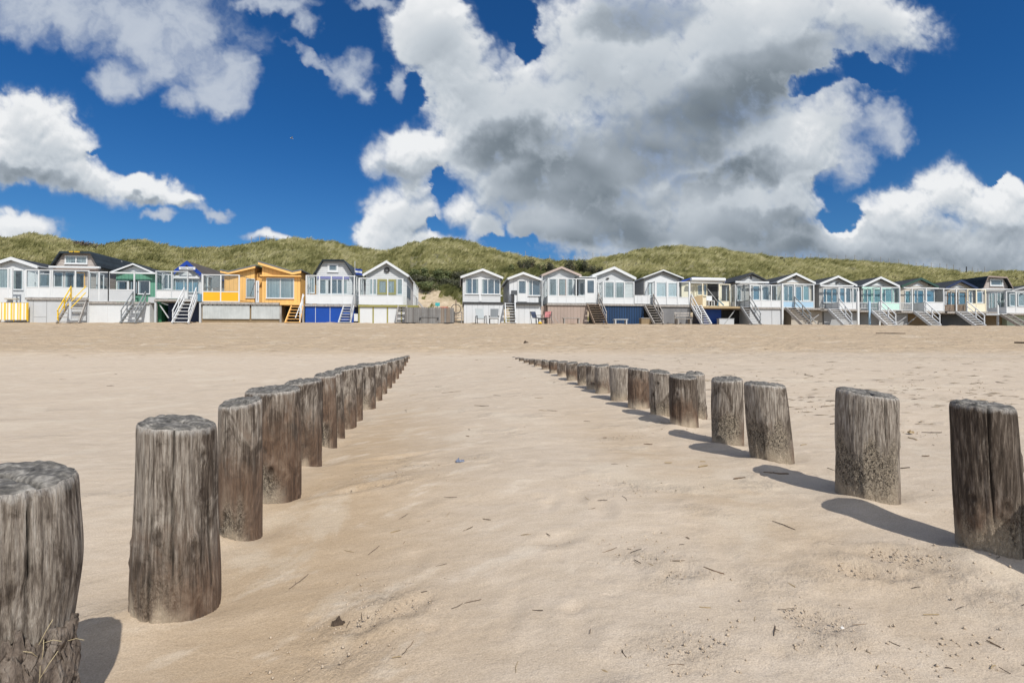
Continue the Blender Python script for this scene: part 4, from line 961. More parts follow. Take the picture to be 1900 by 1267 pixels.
# 2 mansard cabin
c = Cabin('taupe clad cabin with dark mansard roof, yellow roof lettering and yellow stair rails', 120, 553, 591)
c.roof([(93,493),(111,466.5),(168,467),(184,495)], ROOF_T, ROOF_T, .16, walls=TAUPEC, depth=7.0)
c.win(121,474,163,490.5,'curtain',2,fw=.09); c.rect('beam',90,493.2,184.5,498,40.0,WHITE,.15); c.rect('frieze',98,498.3,183,503,40.3,TAUPEP,.1)
c.win(101,505,118,533,'grey',1); c.win(121,505,139,535,'dark',1); c.win(141,506,158,535,'dark',1,fm=ORNP); c.win(72,508,94,532,'grey',1,Y=40.0)
c.deck(48,166); c.under(49.5,166,LGREYP,seams=(62,87),seam_m=GREYP)
c.screen(500,533,551.5,[49,72.5,94,97.5,140.5,165],WHITE); c.side(49,500,533,551.5)
c.rect('hatch',63,565,86,588,FY,LGREYP,.018)
c.stairs(132,161,554,105,146,6,GREYW,'l',YELP,run=1.6); c.rect('post',128,559,131.5,592,FY-1.5,LGREYP,.08)
c.part(MB().tube([W(160,531,FY-.6), W(125,567,FY-1.5)], .03), 'handrail', YELP); c.part(MB().tube([W(159,543,FY-.6), W(131,572,FY-1.5)], .03), 'handrail', YELP)
def letters(c, px0, py0, px1, py1, Y, mat, words, parent=None, name='lettering'):
    """small lettering, too small to read: strokes of letter size"""
    a, b = W(px0, py0, Y), W(px1, py1, Y); n = sum(words)+len(words)-1; w = (b.x-a.x)/n; x = a.x; r = random.Random(5); g = MB()
    for wi, k in enumerate(words):
        for q in range(k):
            h = a.z-b.z; hh = h if q == 0 else h*r.uniform(.68, 1.0); t = r.random()
            g.box(x, x+w*.28, Y-.02, Y, b.z, b.z+hh)
            if t < .4: g.box(x+w*.5, x+w*.78, Y-.02, Y, b.z, b.z+hh*.9)
            g.box(x+w*.28, x+w*.5 if t < .4 else x+w*.75, Y-.018, Y-.001, b.z+hh*.38, b.z+hh*.62)
            if t > .4: g.box(x+w*.28, x+w*.75, Y-.018, Y-.001, b.z, b.z+hh*.2)
            x += w
        x += w
    return c.part(g, name, mat, parent)
letters(c, 128.5, 465.6, 148.5, 468.6, 39.93, YELP, [4, 6])
c.rect('roof_window',214,484,226,493,43.5,ALU,.05)

# 3 green cabin
c = Cabin('green clad cabin with thin white gable, white base and grey metal stairs', 228, 560, 592)
c.roof([(206,504),(247,489),(289,507)], ROOF_D, WHITE, .10, walls=GREEN, RY=40.0)
c.gable_panel([(212,503),(247,493.5),(284,506)], WHITE); c.rect('beam',205,504.5,288,508.5,40.0,WHITE,.12)
c.win(217,521,240,543,'dark',[237.5]); c.win(257,521,279,546,'dark',1); c.win(241,521,256,546,'dark',1,fm=DARKM)
c.deck(166,278); c.under(166,278,WHITE,seams=(200,),seam_m=OFFWHITE); c.screen(504,537,559,[166,184.5,202],LGREYP); c.side(166,504,537,559,LGREYP)
c.screen(504.5,537.5,559,[202,249.5],LGREYP,glass=None,rail=True)
c.stairs(247,270,563,223,250,7,STEEL,'lr',STEEL,run=1.5)
c.rect('open_side_board',275,551,288,562,FY+.1,LGREYP,.06)

# 4 blue gable cabin
c = Cabin('white cabin with bright blue gable boards and a white name sign', 335, 555.5, 590)
c.roof([(323,502),(347,484),(375,508)], ROOF_B, BLUEF, .30, depth=6.5, walls=WHITE_CLAD)
f = c.rect('sign',332,495,362,500.5,39.9,WHITE,.05); letters(c, 336, 497.0, 359, 498.8, 39.9, paint('sign_letter', (.12,.14,.22), .5), [7, 6], f)
c.win(325,517,370,543,'lblue',[342,349,358],fm=paint('grey_frame',(.5,.55,.57)),top=GREYIN); c.rect('blind_box',322,511,372,517,40.3,OFFWHITE,.15)
c.win(304,509,322,537,'grey',2,Y=40.3)
c.deck(287,371); c.screen(502.5,538.5,554,[290,319,348.5],OFFWHITE,ALU); c.side(290,502.5,538.5,554,OFFWHITE,ALU)
c.side(374,508,542,558,WHITE,ALU)
c.part(MB().tube([W(349,503,FY), W(373,510,FY)], .018), 'awning_arm', DARKM); c.part(MB().tube([W(373,510,FY), W(366,532,FY-.4)], .018), 'awning_arm', DARKM)
c.under(312,374,NAVYF,Y=FY+1.3); c.under(283,300,GBOT,Y=FY+1.0); c.posts_under([289,372],LGREYP); c.brace((296,565),(313,590)); c.brace((300,562),(312,566),WHITE)
c.stairs(342,364,555.5,319,349,7,WHITE,'lr',WHITE,run=1.6)
c.rect('striped_bag',366.5,545,373,559,FY-.1,BLUEBL,.1)

# 5, 6 orange twin cabins
c = Cabin('orange cabin, left of the orange pair, with amber terrace panels', 430, 561, 591)
c.roof([(409,500),(424,503),(474,491.5)], ROOF_G, ROOF_G, .10, walls=ORNG, RY=40.1); P_ = c.prof
c.part(MB().prism([(P_[0][0],P_[0][1]-.11),(P_[1][0],P_[1][1]-.11),(P_[2][0],P_[2][1]-.11),(P_[2][0],P_[2][1]-.24),(P_[1][0],P_[1][1]-.24),(P_[0][0],P_[0][1]-.24)], c.RY-.05, c.RY-.003), 'trim_board', ORNP)
c.part(MB().box(c.xr+.02, c.xr+.75, 40.9, 46, c.zf, P_[2][1]-.5), 'wall', ORNG)
c.win(457,517,473,553,'curtain',1,fm=ALU); c.door(475,521,481,561,'dark'); c.rect('skylight_strip',391,512,411,534,40.4,GREYIN,.04)
c.deck(374,520); c.screen(509,541,560,[376.5,410,444],AMB); c.side(376,509,541,560,AMB)
c.part(MB().tube([W(445,511,FY), W(474,521,FY+.2)], .018), 'awning_arm', DARKM); c.part(MB().tube([W(474,521,FY+.2), W(464,550,FY-.1)], .018), 'awning_arm', DARKM)
f = c.under(374.5,520,BRNP,Y=FY+.12); 
for x0, x1, nm in ((376,463,'left'), (466.5,520,'right')):
    q = c.rect('tarpaulin',x0,565,x1,592,FY+.02,TARP,.03,f)
    g = MB(); k = int((x1-x0)/8)
    for i in range(k+1):
        p = W(x0+2+(x1-x0-4)*i/k, 565.8, FY+.02); g = MB().box(p.x-.03,p.x+.03,FY-.01,FY+.018,p.z-.03,p.z+.03); c.part(g, 'eyelet', DARKM, q)
c = Cabin('orange cabin, right of the orange pair, with wide curtained window and orange stairs', 520, 562, 592)
c.roof([(479.5,484),(543,503),(559,500)], ROOF_G, ROOF_G, .10, walls=ORNG, RY=40.0, depth=6.5); P_ = c.prof
c.part(MB().prism([(P_[0][0],P_[0][1]-.11),(P_[1][0],P_[1][1]-.11),(P_[2][0],P_[2][1]-.11),(P_[2][0],P_[2][1]-.28),(P_[1][0],P_[1][1]-.28),(P_[0][0],P_[0][1]-.28)], c.RY-.05, c.RY-.003), 'trim_board', ORNP)
c.win(494.5,515.5,546,554,'curtain',2); c.rect('awning_box',482,510,558,513.5,40.2,ORNP,.28)
c.deck(519,562,ORNP); c.under(482,566,SHADE_DK,Y=FY+1.4); c.posts_under([521,563],GREYW); c.stairs(541,562,567,529,556,6,ORNP,'r',WHITE,run=1.5)  # dark block paints the shade under the open deck
c.part(MB().tube([W(564,547,FY), W(548,590,FY-1.5)], .03), 'handrail', WHITE)

# 7 small mansard with blue base
c = Cabin('white cabin with grey mansard roof above a bright blue base', 612, 565, 595)
c.roof([(581,509),(598.5,481.5),(638,482),(656,510)], ROOF_T, ROOF_T, .12, walls=WHITE_CLAD, depth=6.5, RY=40.2)
c.win(608,489,628,505,'grey',1,fw=.14)
c.win(591,518,606,546,'grey',1); c.win(608,518,615,546,'dark',1); c.win(615,518,645,546,'blue',[626,635]); c.win(571,514,584,544,'curtain',2,Y=40.3); c.rect('header',589,512.5,648,518,40.4,paint('lilac_header',(.2,.2,.42)),.05)
c.deck(566.5,660); c.under(566.5,656.5,BLUE,seams=(585.5,612.5)); c.screen(510.5,547,563.5,[568.5,593,615,637,657.5],WHITE,WHITE); c.side(568.5,510.5,547,563.5,WHITE); c.side(657.5,510.5,547,563.5,WHITE)
c.rect('small_box',656.8,582,663.5,596,FY-.1,WHITE,.3)
c.stairs(638,656.5,566.5,628,650,7,LGREYP,'r',GREYP,run=1.5)
t = empty('flag', W(658,515,42.5), 'small blue and white flag flying behind the grey mansard roof', 'flag'); p = W(658.5,505,42.5)
MB().tube([(p.x,42.5,p.z-1.3),(p.x,42.5,p.z+.9)], .02).build('pole', WHITE, t, t.location)
for k, mm in enumerate((BLUEF, WHITE, BLUEF)): 
    g = MB(); 
    for i in range(6):
        x0 = p.x+.03+i*.09; y0 = 42.5+.04*math.sin(i*1.1); y1 = 42.5+.04*math.sin(i*1.1+1.1); z1 = p.z+.30-k*.16-i*.012
        g.add([(x0,y0,z1-.16),(x0+.09,y1,z1-.172),(x0+.09,y1,z1-.012),(x0,y0,z1),(x0,y0+.01,z1-.16),(x0+.09,y1+.01,z1-.172),(x0+.09,y1+.01,z1-.012),(x0,y0+.01,z1)],[(0,1,2,3),(7,6,5,4),(0,4,5,1),(3,2,6,7),(0,3,7,4),(1,5,6,2)])
    g.build('cloth', mm, t, t.location)

# 8 white cabin with wreath and olive frames
c = Cabin('white cabin with round dark gable wreath and olive green door frames', 705, 566, 596)
c.roof([(673.5,508.5),(717,483.5),(758,510)], ROOF_G, WHITE, .20, RY=39.9, walls=WHITE_CLAD, depth=6.6)
p = W(717.7,500.5,40.4); g = MB()
for k in range(18):
    a0 = k*math.pi/9; g.bar((p.x+.17*math.cos(a0),40.42,p.z+.17*math.sin(a0)),(p.x+.17*math.cos(a0+.4),40.42,p.z+.17*math.sin(a0+.4)),.06,.10)
for k in (-1,0,1): g.bar((p.x+k*.09,40.42,p.z-.15),(p.x+k*.09,40.42,p.z+.15),.03,.04)
c.part(g,'wreath',DARKM)
c.win(686,517.5,699,547,'curtain',1); f = c.win(700.5,518,735,547,'curtain',2,fm=OLIVE,fw=.15,name='door'); c.win(737,517.5,747,547,'curtain',1)
c.deck(665,776,OLIVE); c.under(665,766,WHITE,seams=(666.5,692.5,719,745),seam_m=OLIVE,trim=.05)
c.screen(515.5,548,565,[667,692,719.5,747.5],WHITE); c.side(667,515.5,548,565,WHITE)
x = W(768,520,FY).x; g = MB()
for y in (FY+.1,FY+1.2,40.4,41.6,42.8): g.box(x-.035,x+.035,y-.035,y+.035,c.zf-.1,c.zf+1.75)
g.bar((x,FY,c.zf+1.75),(x,43,c.zf+1.75),.06,.06); g.bar((x,FY,c.zf+.8),(x,43,c.zf+.8),.05,.05); f = c.part(g,'side_screen',WHITE)
for y in (FY+.1,FY+1.2,40.4,41.6): c.part(MB().box(x-.012,x+.012,y+.04,y+1.05,c.zf+.05,c.zf+.77),'lower_panel',WHITE,f); c.part(MB().box(x-.004,x+.004,y+.04,y+1.05,c.zf+.83,c.zf+1.7),'pane',GLASS,f)
c.part(MB().box(W(748,0,FY).x,x,FY,44,c.zf-.15,c.zf-.003),'side_deck',GREYW); c.posts_under([767],WHITE)
for y in (40.8, 42.3): c.part(MB().box(c.xr+.001,c.xr+.03,y,y+1.0,c.zf+.8,c.zf+1.7),'side_window',BLUEIN)
c.stairs(739,755,567,735,754,7,GREYW,'',GREYW,run=1.3); 
q = c.part(MB().bar(W(776,560,42.5),W(788,575,42.0),.2,.05),'side_stair_rail',GREYW)

# wooden crate windbreak on skids
c2 = empty('wooden_container', W(797,604,37.3), 'open weathered plank enclosure on skids before the gap between cabins', 'plank enclosure')
a, b = W(751,570,36.9), W(842,605,36.9); z0 = float(gz(a.x,36.9)); r = random.Random(8); k = 26; BW = [paint('board_a',(.42,.41,.40),.85,.25,.05,'x',.3), paint('board_b',(.42,.34,.27),.85,.25,.06,'x',.3), paint('board_c',(.36,.34,.325),.85,.25,.05,'x',.3)]
for kk in range(3):
    g = MB()
    for i in range(k):
        x0 = a.x+(b.x-a.x)*i/k; x1 = a.x+(b.x-a.x)*(i+1)/k-.012; px = 751+91*i/k
        sel = (1 if 815 < px < 832 and i % 3 else (0 if i % 4 else 2))
        if sel == kk: g.box(x0,x1,36.9+r.uniform(0,.012),36.93+r.uniform(0,.012),z0+.10,a.z-(.0 if px < 832 else .03)+r.uniform(-.02,.02))
    if g.v: o = g.build('plank_wall', BW[kk], c2, c2.location)
for (x0,x1,y0,y1) in ((a.x,a.x+.05,36.96,38.3),(b.x-.05,b.x,36.96,38.3),(a.x,b.x,38.3,38.35)): MB().box(x0,x1,y0,y1,z0+.1,a.z-.03).build('plank_wall', BW[2 if x1-x0 > 1 else 0], c2, c2.location)
f = MB(); p0, p1 = W(779,587,36.88), W(812,603,36.88); f.box(p0.x,p1.x,36.86,36.896,p0.z-.06,p0.z); f.box(p0.x,p1.x,36.86,36.896,p1.z+.1,p1.z+.16); f.box(p0.x,p0.x+.05,36.86,36.896,p1.z+.161,p0.z-.061); f.box(p1.x-.05,p1.x,36.86,36.896,p1.z+.161,p0.z-.061)
h = f.build('hatch', BW[0], c2, c2.location)
for px in (779.5, 812.5): 
    p = W(px,590.5,36.85); MB().box(p.x-.05,p.x+.05,36.82,36.858,p.z-.10,p.z+.06).build('hinge', DARKM, h, c2.location)
for px in (762, 797, 832): p = W(px,604,36.9); MB().box(p.x-.3,p.x+.3,36.95,38.3,z0-.15,z0+.098).build('skid', DARKM, c2, c2.location)
t = empty('turquoise_board', W(811,568,39), 'small turquoise board standing behind the plank enclosure', 'board'); a, b = W(807.5,561.5,39), W(816,568,39)
MB().box(a.x,b.x,39,39.04,b.z,a.z).build('panel', paint('turquoise_paint',(.06,.42,.42),.5), t, t.location); MB().box((a.x+b.x)/2-.03,(a.x+b.x)/2+.03,39.045,39.09,float(gz(a.x,39)),a.z-.05).build('stake', GREYW, t, t.location)
g = MB(); a, b = W(817,570,38.6), W(832,572.6,38.6)
for i in range(8):
    x0 = a.x+(b.x-a.x)*i/8; x1 = a.x+(b.x-a.x)*(i+1)/8; s0 = math.sin(math.pi*i/8)*.05; s1 = math.sin(math.pi*(i+1)/8)*.05
    g.add([(x0,38.3,b.z-s0),(x1,38.3,b.z-s1),(x1,38.3,a.z),(x0,38.3,a.z),(x0,38.9,b.z-s0),(x1,38.9,b.z-s1),(x1,38.9,a.z),(x0,38.9,a.z)],[(0,1,2,3),(7,6,5,4),(0,4,5,1),(3,2,6,7),(0,3,7,4),(1,5,6,2)])
o = g.build('red_boat_hull', paint('coral_red',(.62,.13,.10),.5), None, tuple(W(825,573,38.6))); tag(o,'flat coral red canoe lying behind the plank enclosure','canoe')
# the ring on its rail fence
t = empty('iron_ring', W(845,590,39.2), 'large rusty iron hoop leaning on a post beside the sand gap', 'iron hoop'); p = W(846,573.5,39.2)
pts = [(p.x+.36*math.cos(q*math.pi/12),39.2,p.z+.36*math.sin(q*math.pi/12)) for q in range(25)]
MB().tube(pts,.025).build('hoop', DARKM, t, t.location); MB().box(p.x-.04,p.x+.04,39.25,39.33,float(gz(p.x,39.2))-.2,p.z+.75).build('post', BROWNW, t, t.location)
t = empty('rail_fence', W(850,592,39.6), 'low wooden rail fence between the plank enclosure and white cabin', 'fence')
for py in (580,585,590): a,b = W(842,py+1,39.6),W(858,py-1,39.6); MB().bar(a,b,.04,.07).build('rail', GREYW, t, t.location)
for px in (843,857): a = W(px,578,39.6); MB().box(a.x-.04,a.x+.04,39.63,39.7,float(gz(a.x,39.6))-.2,a.z).build('post', GREYW, t, t.location)

# 9, 10 twin white cabins without terraces
c = Cabin('white cabin with two wide windows right of the sand gap', 896, 560, 594, WY=39.3)
c.roof([(855,512.5),(895.7,498.5),(933,514)], ROOF_D, WHITE, .17, RY=38.95, walls=WHITE_CLAD); c.gable_panel([(868,512),(896,503),(926,513)],WHITE)
c.win(863.5,516.5,888.5,546,'blue',2); c.win(893.5,517.5,928,546.5,'blue',[905,917]); c.rect('mid_rail',862,547,932,549.5,39.28,WHITE,.02); c.rect('corner_post',888.7,514.5,893.3,559,39.27,WHITE,.03)
c.deck(860,934,DARKM,y0=39.2); f = c.under(861,935,WHITE_BOARD,Y=39.28,depth=5)
for px in (868,893,904,928): c.rect('hook',px,562,px+3,563.5,39.26,DARKM,.02,f)
c.win(858,520,861,545,'blue',1) if False else None
c = Cabin('small white cabin with grey glazed door and steep white stairs', 972, 561, 600, WY=39.3)
c.roof([(942,515.5),(971,505),(1004,517)], ROOF_G, WHITE, .17, RY=38.95, walls=WHITE_BOARD); c.gable_panel([(955,515),(972,508.5),(992,516)],WHITE)
c.door(960,519,978,560,'blue',.62,mat=WHITE); c.win(980,519.5,1003,549,'blue',[987.5],fm=WHITE)
c.deck(936,1004,DARKM,y0=39.0); f = c.under(957.5,1004,WHITE_BOARD,Y=39.28,depth=5)
for px in (960,973,999): c.rect('hook',px,563.5,px+3,565,39.26,DARKM,.02,f)
c.stairs(937,955,561,939,957,8,WHITE,'r',WHITE,run=1.5,Y=39.1)
t = empty('grey_box', W(954,560,38.8), 'dark grey cabinet standing at the top of the white stairs', 'cabinet'); a,b = W(949,538.8,38.8),W(959.5,547,38.8)
MB().box(a.x,b.x,38.8,39.1,b.z,a.z).build('cabinet_top', DGREY, t, t.location); MB().box(a.x+.02,a.x+.2,38.85,39.05,c.zf,b.z-.002).build('leg', DARKM, t, t.location)

# 11 taupe and white cabin
c = Cabin('white cabin with pale taupe gable edge above a taupe boarded base', 1050, 563, 603)
c.roof([(1005,509.5),(1042,494.5),(1078.5,510)], ROOF_D, TAUPEP, .17, RY=39.7, walls=WHITE_CLAD, depth=6.5); c.gable_panel([(1016,510),(1042,500.5),(1068,510.5)],WHITE)
c.rect('wall_annex',1066,514,1106,562.5,40.5,WHITE_CLAD,3); c.rect('annex_roof',1075,513,1108,515,39.4,WHITE,3.5)
c.win(1019,517,1033,549,'grey',1); c.win(1036,517,1050,549,'curtain',1,fm=TAUPEP); c.win(1053,517,1063,549,'grey',1); c.win(1075,523,1084,549,'grey',1)
c.deck(1015,1108); c.under(1016.5,1090,TAUPE); c.under(1004,1015.5,TAUPE,Y=FY+.5,name='base_annex')
c.screen(516,549,562,[1017,1036,1051.5,1069,1086],WHITE); c.side(1006,513,551,568,WHITE,n=4,Y1=44) ; c.side(1017,516,549,562,WHITE)
f = c.rect('gate',1087,517,1105.5,562,FY-.02,WHITE,.03); q = c.rect('gate_pane',1090,520.5,1102,543.5,FY-.032,BLUEIN,.006,f)
c.rect('gate_post',1105.6,515.5,1107.5,563,FY-.04,WHITE,.08)
c.stairs(1089,1110,563.5,1103,1126,9,BROWNW,'r',GREYW,run=1.6)
# 12 navy base cabin
c = Cabin('white cabin with wide white gable above a navy blue boarded base', 1140, 564, 604)
c.roof([(1099,510),(1139.7,494.7),(1180,515)], ROOF_G, WHITE, .22, RY=39.7, walls=WHITE_CLAD, depth=6.5)
c.lamp(1127,517.5); c.win(1122,521,1139,553,'curtain',1); c.win(1142,522,1158,554,'curtain',1)
c.deck(1110,1207); c.under(1119.5,1194,NAVY)
c.screen(522.5,552.5,563.5,[1119,1140,1158.5,1176],WHITE); c.rect('slatted_blind',1160,525,1175,551,FY+.05,WHITE_CLAD,.02); c.side(1119,522.5,552.5,563.5,WHITE); c.side(1110,524,552,563.5,WHITE)
c.screen(547.5,548.5,563.5,[1177,1192,1205],WHITE_BOARD,glass=None,rail=False)
# 13 thin white roof, grey boards
c = Cabin('white cabin with thin wide roof edge above a weathered grey board base', 1245, 566, 606)
c.roof([(1193.5,514.5),(1230.7,500.6),(1268,515.5)], ROOF_G, WHITE, .09, RY=39.6, walls=GREYS, depth=6.5); c.gable_panel([(1208,517),(1227,510),(1256,520),(1256,560),(1197,560),(1197,522)],WHITE)  # white front paints the sunlit gable; wall grey above stands for eave shade
c.win(1201,523,1211,548,'blue',1); c.win(1217,524,1236,551,'bblind',1); c.win(1239,525,1256,551,'bblind',1)
c.deck(1195,1281); c.under(1226,1281,GREYB); c.under(1194,1225.5,SHADE_DK,Y=FY+1.4)  # dark block behind the stairs paints the shade of the open underside
c.screen(522,551.5,565,[1216,1237.5,1257.5,1279],WHITE,WHITE,pw=.12); c.side(1216,522,551,565,WHITE,STEEL)
c.stairs(1195.5,1212,565,1214,1231,8,GREYW,'r',GREYW,run=1.6)
# 14 blue flat roof, open door
c = Cabin('cream cabin with blue flat roof, rolled white awning and wide open doors', 1330, 568.5, 605)
a_, b_ = W(1267,515,40.1), W(1345,519,40.1)
c.roof([(1264,521),(1285,514.5),(1344,516.5),(1346,521)], BLUEF, BLUEF, .12, RY=40.2, walls=CREAM, th=.12)
p,q = W(1282,518.5,39.9),W(1345,519.5,39.9); c.part(MB().tube([p,q],.16,14),'rolled_awning',WHITE); c.rect('header',1282,522.5,1345,526.5,40.35,LGREYP,.1)
c.win(1293,526,1304,548,'blue',1,fm=CREAM); c.win(1304.5,527,1311.5,549,'grey',1,fm=CREAM); c.rect('open_doorway',1312.5,527,1332.5,567,40.48,SHADE_DK,.015); c.rect('door_frame',1332.6,527,1334.5,567,40.42,WHITE,.06)  # dark sheet in the doorway paints the unlit room
f = c.screen(527,559.5,568,[1334.5,1354],CREAM,CREAM,Y=FY+.6); 
c.part(MB().box(W(1281,0,FY).x-.02,W(1281,0,FY).x+.02,FY+.06,c.WY-.02,c.zf,c.zf+.75),'lower_panel',TANP); c.side(1304,526,548,567,CREAM,CREAM,n=1)
a,b = W(1281,548,FY),W(1304,563,FY); c.part(MB().prism([(a.x,b.z-.15),(b.x,b.z-.15),(b.x,a.z+.05),(a.x,a.z-.18)],FY+.01,FY+.04),'tan_side_panel',TANP)
c.part(MB().tube([W(1313,536,FY),W(1334,563,FY)],.022),'awning_arm',ALU)
c.deck(1281,1372,TANP); c.under(1306,1338,BLUE,Y=FY+1.2,depth=2); c.under(1338,1370,SHADE_DK,Y=FY+1.5); c.brace((1363,576),(1342,604),GREYP)  # right-hand dark block stands in for shade beneath the deck
c.stairs(1283,1300,566,1302.5,1320,9,OFFWHITE,'l',WHITE,run=1.6)
# 15 dark roof grey cabin
c = Cabin('grey walled cabin with dark roof edge and lantern on its white gable', 1420, 570, 605)
c.roof([(1364,522),(1395,505.5),(1428,522)], ROOF_D, ROOF_D, .12, RY=39.9, walls=GREYS, depth=6.5); c.gable_panel([(1372,521.5),(1393,511.5),(1421,521.5)],WHITE); c.rect('beam',1365,521.5,1427,525.5,39.95,WHITE,.1)
p = W(1393.5,514.5,39.86); f = c.part(MB().box(p.x-.05,p.x+.05,39.78,39.88,p.z-.16,p.z+.12),'lantern',DARKM); c.part(MB().box(p.x-.08,p.x+.08,39.75,39.9,p.z+.121,p.z+.15),'lantern_cap',DARKM,f)
c.win(1366,530,1375,558,'curtain',1,Y=40.3); c.win(1396,530,1409,557,'bblind',1); c.win(1413.5,531,1427,557,'blue',1); c.win(1434,531,1446,557,'curtain',1,Y=40.9); c.rect('rear_wall_extension',1427,528,1452,570,41.0,GREYS,2.5)
c.deck(1372,1452); c.under(1391,1451.5,LGREYP,seams=(1432,),seam_m=GREYP); c.under(1352,1390,SHADE_DK,Y=FY+1.6); c.screen(528,557.5,570,[1391.5,1412.5,1431,1450.5],WHITE); c.side(1391.5,528,557,570,WHITE,STEEL); c.side(1365,528,560,572,LGREYP,ALU)  # dark set-back block stands in for shade beneath the open left end
c.stairs(1375,1391,568,1396,1412.5,8,GREYP,'r',STEEL,run=1.6)
# 16 light blue panels
c = Cabin('beige cabin with white gable edge and soft blue terrace panels', 1490, 571.5, 606)
c.roof([(1442,522),(1477,506.5),(1513,524)], ROOF_D, WHITE, .17, RY=39.8, walls=BEIGE, depth=6.5); c.gable_panel([(1458,524),(1471,517),(1483,524)],WHITE); c.lamp(1473,515.5)  # white triangle paints sunlight on the gable below the eave shadow
c.win(1453,530,1471,568,'lblue',1,name='door'); c.win(1475,531,1487,559,'bblind',1); c.win(1489,530,1501,558,'turq',1); c.rect('header',1445,526,1503,529,40.4,WHITE,.09)
c.deck(1451,1528); c.under(1468,1526,BEIGE,Y=FY+.6); c.screen(526.5,559,571,[1451.5,1473.5,1509.5],SOFT_B); c.side(1473.5,526.5,559,571,SOFT_B); c.side(1451.5,526.5,559,571,SOFT_B)
c.rect('corner_post',1450.7,528,1454,606,FY-.12,WHITE,.10); c.stairs(1457,1474,569.5,1488,1506,9,GREYW,'r',STEEL,run=1.7); c.brace((1495,602),(1520,583),GREYP); c.brace((1500,583),(1515,600),GREYP)
# 17
c = Cabin('white cabin with white gable and broad grey stairs under a glass terrace', 1570, 573.5, 606)
c.roof([(1521,525.5),(1555,511.5),(1590,528.5)], ROOF_D, WHITE, .17, RY=39.8, walls=GREYS, depth=6.5); c.gable_panel([(1535,528),(1549,521.5),(1563,528)],WHITE); c.lamp(1552,525.5); c.rect('beam',1523,528.6,1584,532,39.9,WHITE,.1)  # white triangle is the sunlit piece of gable, painted on
c.win(1526,535,1553,562,'bblind',[1533,1543]); c.win(1557,534,1567,562,'bblind',1); c.win(1568,534,1578,562,'blue',1); c.win(1581,535,1589,562,'grey',1)
c.deck(1521,1596); c.under(1529,1592,GREYP,Y=FY+.5,seams=(1560,),seam_m=LGREYP); c.screen(533.5,561.5,573.5,[1556,1567.5,1582,1592.5],WHITE); c.side(1556,533.5,561.5,573.5,WHITE,ALU)
c.stairs(1536.5,1557,572.5,1565,1582,9,LGREYP,'r',LGREYP,run=1.7,tm=OFFWHITE); c.rect('corner_post',1591,540,1595,607,FY-.12,WHITE,.11)
# 18 mint
c = Cabin('grey cabin with white gable edge, turquoise windows and mint terrace panel', 1640, 576, 607)
c.roof([(1600,529),(1634,513.3),(1669,530)], ROOF_D, WHITE, .17, RY=39.8, walls=GREYS, depth=6.5); c.gable_panel([(1617,530),(1628,524),(1638,530)],WHITE); c.rect('beam',1600,532.5,1655,536,39.95,MINT,.08)  # small white triangle paints the lit patch under the roof overhang
c.win(1601,536,1617,562,'turq',1,fm=MINT); c.win(1618,536,1634,562,'turq',1,fm=MINT); c.win(1636,536,1657,561,'turq',1,fm=MINT)
c.deck(1594,1671); c.under(1641,1684,BEIGE,Y=FY+.7); c.under(1596,1640,GREYP,Y=FY+1.2); c.screen(532.5,562,575.5,[1635,1669],MINT); c.side(1635,532,561.5,575.5,MINT)
g = MB(); a,b = W(1594,561,FY),W(1633,573,FY); g.box(a.x,b.x,FY-.02,FY+.02,a.z-.05,a.z); g.box(a.x,b.x,FY-.02,FY+.02,b.z,b.z+.05)
for i in range(15): x = a.x+(b.x-a.x)*(i+.5)/15; g.box(x-.012,x+.012,FY-.012,FY+.012,b.z+.051,a.z-.051)
c.part(g,'balustrade',LGREYP); c.rect('corner_post',1612.5,559,1616,607,FY-.12,SOFT_B,.1); c.rect('corner_post',1631,560,1634,607,FY-.14,WHITE,.08)
c.stairs(1617,1634,575,1646,1664,9,OFFWHITE,'r',WHITE,run=1.6)
# 19 dark green edge
c = Cabin('beige cabin with dark green gable edge and deep blue windows', 1710, 577.5, 609)
c.roof([(1672,530),(1709,515.3),(1741.5,531)], ROOF_D, DGREEN, .18, RY=39.8, walls=BEIGE, depth=6.5); c.gable_panel([(1691,531),(1703,525),(1714,531)],WHITE); c.rect('beam',1677,533,1742,535.5,39.95,WHITE,.08); c.lamp(1724,529)  # sunlit patch of the gable painted as a white triangle
c.win(1678,539,1692,564,'turq',1); c.win(1695,538,1713,563,'bblind',1); c.win(1718,538,1733,561,'bblind',1)
c.deck(1660,1756); c.under(1661,1684,GREYP,Y=FY+.5); c.under(1684.5,1752,BRNP,Y=FY+1.4)
c.screen(534.5,561,577,[1718,1750.5],WHITE); c.side(1717,534.5,561,577,WHITE,ALU); c.side(1669,533,561,577,MINT,WHITE)
g = MB(); a,b = W(1671,561.5,FY),W(1692,576,FY); g.box(a.x,b.x,FY-.02,FY+.02,a.z-.05,a.z); g.box(a.x,b.x,FY-.02,FY+.02,b.z,b.z+.05)
for i in range(12): x = a.x+(b.x-a.x)*(i+.5)/12; g.box(x-.012,x+.012,FY-.012,FY+.012,b.z+.051,a.z-.051)
c.part(g,'balustrade',LGREYP); c.rect('corner_post',1692,536,1694,577,FY-.05,WHITE,.07)
c.stairs(1695.5,1715,577,1728,1746,9,LGREYP,'r',WHITE,run=1.7,tm=OFFWHITE); c.brace((1684,601),(1700,588),GREYP); c.brace((1664,600),(1683,586),GREYP)
